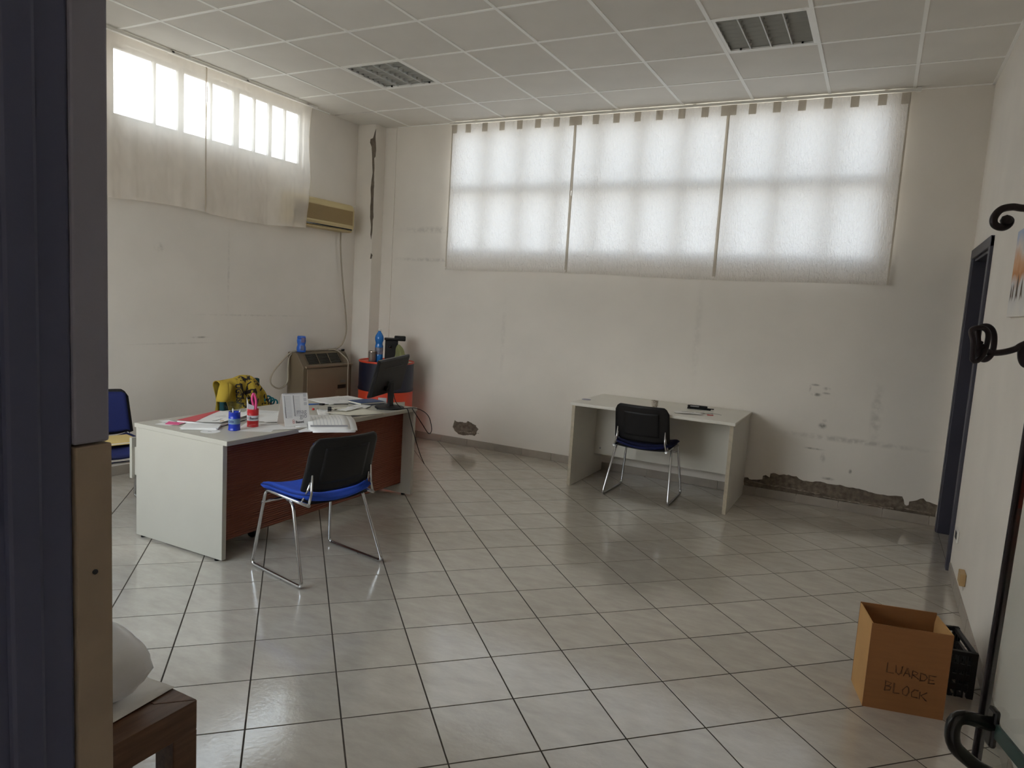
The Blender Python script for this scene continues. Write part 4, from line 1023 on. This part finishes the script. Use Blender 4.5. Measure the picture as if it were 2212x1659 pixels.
# ------------------------------------------------------------------ gas heater on the left wall
ht = thing('gas_heater', 'brown enamel gas heater standing against the left wall', 'heater', (XL, -.185, 0))
pf = [(0, .0), (.205, .0), (.22, .03), (.22, .765), (.205, .785), (.125, .905), (.105, .915), (0, .915)]
yw = .365
Mp = Matrix(((1,0,0,0),(0,0,1,0),(0,1,0,0),(0,0,0,1)))
obj('case', MB().prism(pf, 2*yw, Matrix.Translation((0, -yw, .02)) @ Mp), M_heatd, ht, bevel=.008)
obj('front_plate', MB().box(.22, .228, -yw+.05, yw-.03, .06, .772), M_heat, ht, bevel=.003)
obj('ledge', MB().box(.20, .236, -yw+.03, yw+.006, .783, .803), M_heat, ht, bevel=.004)
sl = Vector((.125-.205, 0, .905-.785))
def slope(t, off):
    n_ = Vector((sl.z, 0, -sl.x)).normalized(); return Vector((.205, 0, .805)) + sl*t + n_*off
def slab(t0, t1, o0, o1, y0, y1):
    c = [slope(t0, o0), slope(t1, o0), slope(t1, o1), slope(t0, o1)]
    return MB().add([(p.x, y, p.z) for y in (y0, y1) for p in c], [(0,1,2,3),(7,6,5,4),(0,4,5,1),(1,5,6,2),(2,6,7,3),(3,7,4,0)])
M_slat = mat('heater_slat', '#332d26', rough=.5)
gr_ = obj('grille', slab(.1, .92, .0, .003, -.275, .225), M_blackg, ht)
for k in range(8): obj('grille_slat', slab(.145+.098*k, .165+.098*k, .003, .007, -.275, .225), M_slat, gr_)
for k in range(4): obj('grille_rib', slab(.1, .92, .003, .009, -.279+.167*k, -.273+.167*k), M_heatd, gr_)
obj('control_knob', MB().cyl((.12, .33, .933), .018, .02, 14), M_black, ht)
obj('badge', MB().box(.228, .231, .18, .26, .60, .63), mat('badge_grey', '#8f8b83', rough=.3, metal=.4), ht)
obj('window_glass', MB().box(.228, .230, .14, .27, .54, .58), mat('heater_window', '#3b332b', rough=.3), ht)
obj('sticker', MB().box(.228, .230, .10, .27, .46, .525), mat('sticker_beige', '#9a8a70', rough=.5), ht)
# cables of the air conditioner and heater
ck = thing('wall_cable', 'beige cable hanging from the air conditioner and looping over the heater', 'cable', (XL, 0, 0))
obj('wire', MB().tube(smooth_path([(.05,.132,2.26),(.045,.142,2.03),(.035,.213,1.63),(.03,.285,1.27),(.035,.278,1.09),(.05,.16,.965),(.06,-.09,.945),(.06,-.40,.945),(.05,-.53,.94),(.05,-.62,.89),(.05,-.79,.741),(.055,-.82,.635),(.06,-.71,.575),(.065,-.61,.634),(.06,-.60,.777),(.05,-.575,.89),(.06,-.50,.946),(.08,-.40,.946)]), .008, 8), M_cable, ck)
obj('wire', MB().tube(smooth_path([(.06,-.02,.945),(.11,.04,.945),(.17,.08,.90),(.235,.10,.83),(.24,.10,.72),(.24,.11,.4),(.235,.12,.05)]), .007, 8), M_cable, ck)
# detergent bottle on the heater
db = thing('detergent_bottle', 'blue detergent bottle standing on the gas heater', 'bottle', (.135, -.46, .9365), .5)
M_detb = mat('detergent_blue', '#2f63c4', rough=.3)
def oval(r, z, k=.55): return [(r*math.cos(a*PI/12), r*k*math.sin(a*PI/12), z) for a in range(24)]
def loft(rings, mtl, parent, name):
    mb = MB(); n = len(rings[0]); vs = [p for r in rings for p in r]
    fs = [(i*n+k, i*n+(k+1) % n, (i+1)*n+(k+1) % n, (i+1)*n+k) for i in range(len(rings)-1) for k in range(n)]
    mb.add(vs, fs, smooth=True); mb.f.append(tuple(reversed(range(n)))); mb.sm.append(False); mb.f.append(tuple((len(rings)-1)*n+k for k in range(n))); mb.sm.append(False)
    return obj(name, mb, mtl, parent)
loft([oval(.044,0), oval(.048,.01), oval(.046,.05), oval(.038,.075), oval(.043,.095), oval(.046,.12), oval(.042,.135)], M_detb, db, 'body')
loft([oval(.043,.135), oval(.043,.16), oval(.036,.166)], M_detb, db, 'cap')
obj('side_label', MB().box(.005, .04, -.0275, -.0255, .10, .15), mat('label_purple', '#3b2a66', rough=.4), db)
obj('side_label', MB().box(.0, .036, -.0285, -.026, .02, .07), mat('label_darkblue', '#1e2f63', rough=.4), db)

# ------------------------------------------------------------------ air conditioner
ac = thing('air_conditioner', 'yellowed cream air conditioner on the left wall beside the curtain', 'air conditioner', (XL, -.235, 2.215))
pf = [(0,0),(.11,-.0),(.14,.022),(.16,.06),(.16,.235),(.14,.28),(.11,.295),(0,.295)]
obj('case', MB().prism(pf, .90, Matrix.Translation((0,-.45,0)) @ Mp), M_ac, ac, bevel=.008)
g_ = obj('front_grille', MB().box(.16, .164, -.43, .42, .075, .225), M_acg, ac, bevel=.002)
for k in range(16): obj('grille_slat', MB().box(.164, .1665, -.43, .42, .078+.0092*k, .0825+.0092*k), M_acg, g_)
obj('outlet_flap', MB().box(.10, .15, -.43, .43, .004, .010, Matrix.Translation((.0, 0, .0))), M_ac, ac)
obj('outlet_slot', MB().box(.13, .148, -.43, .43, .024, .04), M_blackg, ac)
obj('front_badge', MB().box(.16, .1625, -.42, -.37, .058, .066), M_ink, ac)
obj('wire_stub', MB().tube([(.03,.45,.22),(.06,.50,.27),(.09,.56,.31)], .004, 6), M_white, ac)

# ------------------------------------------------------------------ oil drum and things on it
BX, BY = .765, .145
dm = thing('oil_drum', 'navy and red steel oil drum in the corner beside the heater', 'drum', (BX, BY, 0))
R0 = .287
obj('lower_body', MB().lathe([(R0-.01,.0),(R0+.004,.004),(R0+.004,.016),(R0,.02),(R0,.26),(R0+.004,.275),(R0+.007,.285),(R0+.004,.295),(R0,.31),(R0,.57)], 48, cap=False), M_drumr, dm)
obj('upper_body', MB().lathe([(R0,.57),(R0+.004,.575),(R0+.007,.585),(R0+.004,.595),(R0,.61),(R0,.865)], 48, cap=False), M_drumn, dm)
obj('rim', MB().lathe([(R0,.862),(R0+.005,.866),(R0+.006,.876),(R0,.882),(R0-.008,.880),(R0-.012,.868)], 48, cap=False), M_drumr, dm)
obj('lid', MB().lathe([(R0-.01,.862),(R0-.01,.868),(0,.870)], 48, cap=False), M_drumr, dm)
obj('bung', MB().cyl((.12, -.18, .869), .03, .012, 16), M_alu, dm)
lab_a = math.atan2(CAM.y-BY, CAM.x-BX)
def dpatch(a0, a1, z0, z1, off=.002): return MB().grid(lambda u, v: ((R0+off)*math.cos(a0+(a1-a0)*u), (R0+off)*math.sin(a0+(a1-a0)*u), z0+(z1-z0)*v), 10, 1)
obj('label', dpatch(lab_a-.25, lab_a+.05, .40, .52), mat('label_pale', '#b9c2c9', rough=.5), dm)
obj('label_mark', dpatch(lab_a-.06, lab_a+.02, .455, .47, .003), M_redp, dm)
obj('label', dpatch(lab_a+.28, lab_a+.78, .41, .475), mat('label_grey', '#b3b0a8', rough=.5), dm)
ZB = .871
vd = Vector((CAM.x-BX, CAM.y-BY, 0)).normalized(); sd = Vector((-vd.y, vd.x, 0))   # towards viewer, and to the right seen from the viewer
def on_drum(fw_, rt): p_ = Vector((BX, BY, ZB)) + vd*fw_ + sd*rt; return tuple(p_)
wbt = thing('water_bottle', 'tall blue plastic water bottle standing on the oil drum', 'bottle', on_drum(.10, -.085))
obj('bottle', MB().lathe([(.0,.0),(.038,.0),(.042,.006),(.042,.075),(.041,.08),(.041,.155),(.043,.165),(.036,.185),(.036,.20),(.044,.23),(.045,.25),(.040,.275),(.026,.30),(.015,.315),(.014,.325)], 32, cap=False), mat('bottle_blue', '#1f6fc0', rough=.15, spec=.6), wbt)
obj('cap', MB().lathe([(0,.325),(.016,.325),(.016,.342),(.014,.344),(0,.344)], 20, cap=False), M_white, wbt)
obj('label', MB().lathe([(.0425,.082),(.0428,.09),(.0428,.148),(.0425,.153)], 32, cap=False), mat('water_label', '#2b3558', rough=.4, col2='#8f93a6', vscale=25), wbt)
gl_ = thing('steel_tumbler', 'shiny metal tumbler on the oil drum beside the blue bottle', 'tumbler', on_drum(.15, -.15))
obj('cup', MB().lathe([(.0,.004),(.034,.004),(.037,.012),(.039,.09),(.040,.095),(.040,.112),(.0385,.114),(.037,.11),(.036,.02),(0,.015)], 28, cap=False), mat('tumbler_steel', '#a89c94', rough=.22, metal=.7), gl_)
obj('dark_band', MB().lathe([(.0395,.094),(.0405,.096),(.0405,.100),(.0395,.102)], 28, cap=False), M_ink, gl_)
tr_ = thing('tray', 'small blue tray under the tumbler on the oil drum', 'tray', on_drum(.15, -.15))
obj('tray_plate', MB().cyl((0,0,-.001), .075, .005, 28), mat('tray_blue', '#28356a', rough=.4), tr_)
gl_.location.z += .004
cm = thing('tabletop_appliance', 'boxy black appliance standing on the oil drum', 'appliance', on_drum(.0, .05), math.atan2(vd.y, vd.x))
obj('body', MB().box(-.08, .07, -.075, .06, 0, .23), M_black, cm, bevel=.008)
obj('top_lid', MB().box(-.08, .09, -.085, .07, .23, .25), M_black, cm, bevel=.01)
obj('hopper', MB().box(-.10, -.02, .02, .14, .22, .275), M_blackg, cm, bevel=.01)
obj('spout', MB().cyl((.075, -.02, .15), .018, .03, 14), M_blackg, cm)
obj('button', MB().cyl((0,0,0), .012, .006, 14, Matrix.Translation((.07, -.04, .17)) @ Matrix.Rotation(PI/2, 4, 'Y')), M_blackg, cm)
gb = thing('green_bag', 'crumpled olive plastic bag on the oil drum behind the monitor', 'bag', on_drum(.17, .145))
def bagf(u, v):
    a = 2*PI*u; r_ = (.07*(1-v)**.7 + .008) * (1 + .35*noise.noise(Vector((math.cos(a)*2, math.sin(a)*2, v*3))))
    return (r_*math.cos(a) + .0, r_*math.sin(a) - .05*v*v, .20*v**1.1)
obj('bag', MB().grid(bagf, 28, 14, smooth=False), mat('olive_plastic', '#7f8256', rough=.5, var=.1, vscale=10), gb)
wp_ = thing('white_napkin', 'white napkin at the right rim of the oil drum', 'napkin', on_drum(.10, .235))
obj('cloth', MB().grid(lambda u, v: (-.03+.06*u, -.05+.1*v, .004 + .012*abs(noise.noise(Vector((u*3, v*4, 5))))), 8, 8), M_papw, wp_, solid=.001)

# ------------------------------------------------------------------ cardboard box and crate
bx_ = thing('cardboard_box', 'open brown cardboard box with black handwriting on its side', 'box', (5.605, -2.66, 0), math.radians(13))
bw, bd, bh = .15, .215, .36
obj('front_wall', MB().box(-bw, bw, 0, .005, 0, bh), M_card, bx_)
obj('back_wall', MB().box(-bw, bw, bd-.005, bd, 0, bh+.005), M_card, bx_)
obj('side_wall', MB().box(-bw, -bw+.005, .005, bd-.005, 0, bh), M_cardl, bx_)
obj('side_wall', MB().prism([(.005,0),(bd-.005,0),(bd-.005,bh-.04),(bd-.02,bh),(.005,bh)], .005, Matrix.Translation((bw-.005,0,0)) @ Matrix(((0,0,1,0),(1,0,0,0),(0,1,0,0),(0,0,0,1)))), M_cardl, bx_)
obj('bottom', MB().box(-bw+.005, bw-.005, .005, bd-.005, 0, .006), M_card, bx_)
M_marker = mat('marker', '#553620', rough=.8)
LET = {'L': [[(0,1),(0,0),(.6,0)]], 'U': [[(0,1),(.05,.15),(.3,0),(.55,.2),(.6,1)]], 'A': [[(0,0),(.3,1),(.6,0)],[(.1,.4),(.5,.4)]], 'R': [[(0,0),(0,1),(.5,.85),(.45,.55),(0,.5),(.6,0)]],
       'D': [[(0,0),(0,1),(.45,.85),(.6,.5),(.4,.1),(0,0)]], 'E': [[(.6,1),(0,1),(0,0),(.6,0)],[(0,.5),(.45,.5)]], 'B': [[(0,0),(0,1),(.5,.85),(.4,.55),(0,.5),(.55,.4),(.5,.1),(0,0)]], 'O': [[(.3,1),(0,.6),(.1,.1),(.4,0),(.6,.4),(.5,.9),(.3,1)]],
       'C': [[(.6,.9),(.3,1),(0,.6),(.1,.1),(.6,.05)]], 'K': [[(0,1),(0,0)],[(.6,1),(.05,.5),(.6,0)]]}
for row, (word, x0, z0, sz) in enumerate((('LUARDE', -.075, .165, .04), ('BLOCK', -.075, .085, .042))):
    for i, c in enumerate(word):
        for j, st_ in enumerate(LET[c]):
            for k in range(2):
                pts = [(x0 + i*sz*.78 + px*sz + random.uniform(-.0025,.0025), -.0004, z0 - i*.0035 + pz*sz*(1-.05*i) + random.uniform(-.0025,.0025)) for px, pz in st_]
                obj('handwriting', MB().tube(pts, .0012, 4), M_marker, bx_)
cr_ = thing('plastic_crate', 'black slatted plastic crate behind the cardboard box', 'crate', (5.727, -2.248, 0), math.radians(10))
cw_, cd2, chh = .118, .143, .205
for s in (-1, 1):
    obj('corner_post', MB().box(s*cw_-.012, s*cw_+.012, -cd2-.0, -cd2+.02, 0, chh), M_black, cr_); obj('corner_post', MB().box(s*cw_-.012, s*cw_+.012, cd2-.02, cd2, 0, chh), M_black, cr_)
    obj('top_rim', MB().box(s*cw_-.01, s*cw_+.01, -cd2, cd2, chh-.018, chh), M_black, cr_, bevel=.003)
    obj('top_rim', MB().box(-cw_, cw_, s*(cd2-.01)-.01, s*(cd2-.01)+.01, chh-.018, chh), M_black, cr_, bevel=.003)
    for z in (.03, .075, .12):
        obj('slat', MB().box(s*cw_-.004, s*cw_+.004, -cd2+.02, cd2-.02, z, z+.028), M_black, cr_)
        obj('slat', MB().box(-cw_+.012, cw_-.012, s*(cd2-.006)-.004, s*(cd2-.006)+.004, z, z+.028), M_black, cr_)
    for k in range(9):
        y = -cd2+.03+k*(2*cd2-.06)/8
        if not (2 < k < 6 and False): obj('upright', MB().box(s*cw_-.005, s*cw_+.005, y-.004, y+.004, .0, .155 if 2 <= k <= 6 else chh-.018), M_black, cr_)
    for k in range(8):
        x = -cw_+.03+k*(2*cw_-.06)/7; obj('upright', MB().box(x-.004, x+.004, s*(cd2-.006)-.005, s*(cd2-.006)+.005, 0, chh-.018), M_black, cr_)
    obj('hand_grip', MB().box(s*cw_-.006, s*cw_+.006, -cd2+.06, cd2-.06, .148, .16), M_black, cr_)
for k in range(6): obj('bottom_slat', MB().box(-cw_+.035*k+.01, -cw_+.035*k+.03, -cd2, cd2, .002, .01), M_black, cr_)

# ------------------------------------------------------------------ right wall fittings, picture
so = thing('wall_socket', 'white wall socket with a dark centre below the dark door frame', 'socket', (XR, -.74, .297))
obj('plate', MB().box(-.010, 0, -.06, .06, -.04, .04), M_white, so, bevel=.003); obj('insert', MB().box(-.0115, -.009, -.035, .035, -.022, .022), M_ink, so)
jb = thing('junction_box', 'beige plastic junction box low on the right wall', 'junction box', (XR, -1.28, .195))
obj('cover', MB().box(-.03, 0, -.05, .05, -.035, .035), mat('beige_plastic', '#b99a6c', rough=.5), jb, bevel=.004); obj('side_slot', MB().box(-.022, -.006, .049, .0515, -.022, .022), M_ink, jb)
obj('wire', MB().tube(smooth_path([(-.01,.03,-.034),(-.012,.02,-.06),(-.004,.0,-.07)]), .003, 6), M_white, jb)
pc_ = thing('wall_picture', 'pale watercolour canvas with orange and blue wash on the right wall', 'picture', (XR, -2.05, 1.86))
def art():
    M = bpy.data.materials.new('watercolour'); M.use_nodes = True; t = M.node_tree; b = t.nodes['Principled BSDF']; b.inputs['Roughness'].default_value = .7
    tcn = nd(t, 'ShaderNodeTexCoord'); sp2 = nd(t, 'ShaderNodeSeparateXYZ'); t.links.new(tcn.outputs['Object'], sp2.inputs[0])
    nz = nd(t, 'ShaderNodeTexNoise'); nz.inputs['Scale'].default_value = 7; t.links.new(tcn.outputs['Object'], nz.inputs['Vector'])
    ma = nd(t, 'ShaderNodeMath', operation='MULTIPLY_ADD'); ma.inputs[1].default_value = .22; t.links.new(nz.outputs[0], ma.inputs[0]); t.links.new(sp2.outputs['Z'], ma.inputs[2])
    mr = nd(t, 'ShaderNodeMapRange'); mr.inputs[1].default_value = -.10; mr.inputs[2].default_value = .31; t.links.new(ma.outputs[0], mr.inputs[0])
    r = nd(t, 'ShaderNodeValToRGB'); e = r.color_ramp.elements
    e[0].position = 0; e[0].color = srgb('#e4e0da')+(1,); e[1].position = 1; e[1].color = srgb('#a9b6cf')+(1,)
    for p_, c in ((.34, '#d8d6d6'), (.48, '#c98a50'), (.62, '#d6a57c'), (.8, '#d9cdc6')):
        q = e.new(p_); q.color = srgb(c)+(1,)
    t.links.new(mr.outputs[0], r.inputs[0]); t.links.new(r.outputs[0], b.inputs['Base Color']); return M
obj('canvas', MB().box(-.02, -.0005, -.45, .47, -.21, .21), art(), pc_, bevel=.002)
for k, (y, hgt, wd) in enumerate(((.43, .085, .05), (.375, .09, .045), (.27, .13, .07), (.15, .10, .06))):
    obj('painted_leaf', MB().add([(-.0206, y-wd*.5, -.13), (-.0206, y-wd*.25, -.13+hgt*.7), (-.0206, y, -.13+hgt), (-.0206, y+wd*.3, -.13+hgt*.55), (-.0206, y+wd*.35, -.14), (-.0206, y-.005, -.11)], [(0,1,2,5),(5,2,3,4)]), mat('leaf_brown%d' % k, '#6a5d4f', rough=.7), pc_)

# ------------------------------------------------------------------ wrought-iron coat stand at the right edge
cs = thing('coat_rack', 'wrought-iron wall coat rack with scrolled hooks at the right edge of the view', 'coat rack', (XR, -3.93, 1.4))
O_ = Vector((XR, -3.93, 1.4))
def loc(pts): return [tuple(Vector(p) - O_) for p in pts]
obj('back_bar', MB().box(-.012, 0, -.015, .015, -.02, .56), M_iron, cs, bevel=.003)
obj('finial', MB().lathe([(0,0),(.014,.005),(.018,.02),(.012,.035),(0,.042)], 14, c=(-.012,0,.555), cap=False), M_iron, cs)
sc1 = [(5.92,-3.93,1.70),(5.80,-3.945,1.79),(5.70,-3.96,1.83),(5.64,-3.972,1.842),(5.599,-3.98,1.84),(5.577,-3.991,1.841),(5.556,-4.002,1.834),(5.545,-4.01,1.817),(5.547,-4.011,1.802),(5.561,-4.005,1.796),(5.573,-3.998,1.802),(5.576,-3.995,1.812),(5.569,-3.998,1.816)]
obj('scroll_hook', MB().tube(smooth_path(loc(sc1)), .0078, 10), M_iron, cs)
obj('scroll_ball', MB().lathe([(0,-.013),(.009,-.009),(.0125,0),(.009,.009),(0,.013)], 12, c=tuple(Vector((5.569,-3.998,1.811))-O_), cap=False), M_iron, cs)
ar = [(5.92,-3.93,1.60),(5.78,-3.95,1.605),(5.68,-3.977,1.578),(5.63,-4.001,1.551),(5.615,-4.011,1.54),(5.594,-4.022,1.532),(5.571,-4.035,1.529),(5.552,-4.044,1.534),(5.541,-4.05,1.538)]
obj('scroll_hook', MB().tube(smooth_path(loc(ar)), .0068, 10), M_iron, cs)
rg = [(5.541,-4.043,1.578),(5.554,-4.036,1.585),(5.567,-4.03,1.578),(5.573,-4.03,1.559),(5.572,-4.034,1.529),(5.562,-4.041,1.514),(5.551,-4.047,1.516),(5.546,-4.048,1.528),(5.542,-4.05,1.555)]
obj('ring', MB().tube(smooth_path(loc(rg), 5, True), .006, 8, closed=True), M_iron, cs)
rg2 = [(x-.014 + .004*math.sin(i), y-.018, z-.004) for i, (x, y, z) in enumerate(rg)]
obj('ring', MB().tube(smooth_path(loc(rg2), 5, True), .0055, 8, closed=True), M_iron, cs)
for k in range(4):
    a = PI/2*k; obj('rosette_petal', MB().lathe([(0,-.006),(.007,-.003),(.008,.003),(0,.007)], 10, c=tuple(Vector((5.545+.008*math.cos(a), -4.048, 1.54+.008*math.sin(a)))-O_), cap=False), M_iron, cs)
s4 = [(5.78,-3.95,1.605),(5.67,-3.985,1.575),(5.645,-3.995,1.557),(5.631,-4.002,1.545),(5.627,-4.005,1.536),(5.63,-4.005,1.518),(5.638,-4.004,1.508),(5.65,-4.0,1.512)]
obj('scroll_hook', MB().tube(smooth_path(loc(s4)), .0075, 10), M_iron, cs)
# ------------------------------------------------------------------ low wooden table, bag, paper at the left edge
tb_ = thing('coffee_table', 'low brown wooden table with mitred frame beside the entrance', 'table', (3.82, -4.615, 0))
tw_, td_, th_ = .62, .66, .45
obj('table_top', MB().box(-tw_+.03, -.03, -td_+.03, -.03, th_-.03, th_-.002), M_wood, tb_)
for nm, P_ in (('rail', [(0,0),(0,-td_),(-.075,-td_+.075),(-.075,-.075)]), ('rail', [(0,0),(-.075,-.075),(-tw_+.075,-.075),(-tw_,0)]), ('rail', [(-tw_,0),(-tw_+.075,-.075),(-tw_+.075,-td_+.075),(-tw_,-td_)]), ('rail', [(-tw_,-td_),(-tw_+.075,-td_+.075),(-.075,-td_+.075),(0,-td_)])):
    obj(nm, MB().prism(P_, .085, z=th_-.085), M_wood, tb_, bevel=.003)
for lx in (-.075, -tw_):
    for ly in (-.072, -td_): obj('leg', MB().box(lx, lx+.075, ly, ly+.072, 0, th_-.085), M_wood, tb_, bevel=.003)
pp_ = thing('paper_sheet', 'white sheet under the plastic sack on the low wooden table', 'paper', (3.63, -4.768, .4505), math.radians(4))
obj('sheet', MB().grid(lambda u, v: (-.105+.21*u, -.149+.297*v, .0006+.004*v*u), 6, 6), M_paper, pp_, solid=.0006)
sk = thing('plastic_sack', 'white plastic sack slumped on the low wooden table', 'sack', (3.575, -4.79, .453))
def sack(u, v):
    a = 2*PI*u; b = PI*v
    n_ = 1 + .13*noise.noise(Vector((math.cos(a)*1.9*math.sin(b), math.sin(a)*1.9*math.sin(b), math.cos(b)*1.6+3))) + .05*noise.noise(Vector((math.cos(a)*6*math.sin(b), math.sin(a)*6*math.sin(b), math.cos(b)*5)))
    zz = max(0.0, .115 - .115*math.cos(b)*(1 + .1*math.sin(3*a)))
    r_ = max(0.0, math.sin(b))**1.15 * (.72 + .28*(1 + math.cos(4*(a - .75)))/2)
    return (.175*n_*r_*math.cos(a) - .06*(zz/.23 - .5), .175*n_*r_*math.sin(a) - .03*(zz/.23 - .5), zz)
obj('sack', MB().grid(sack, 48, 30), M_bag, sk)
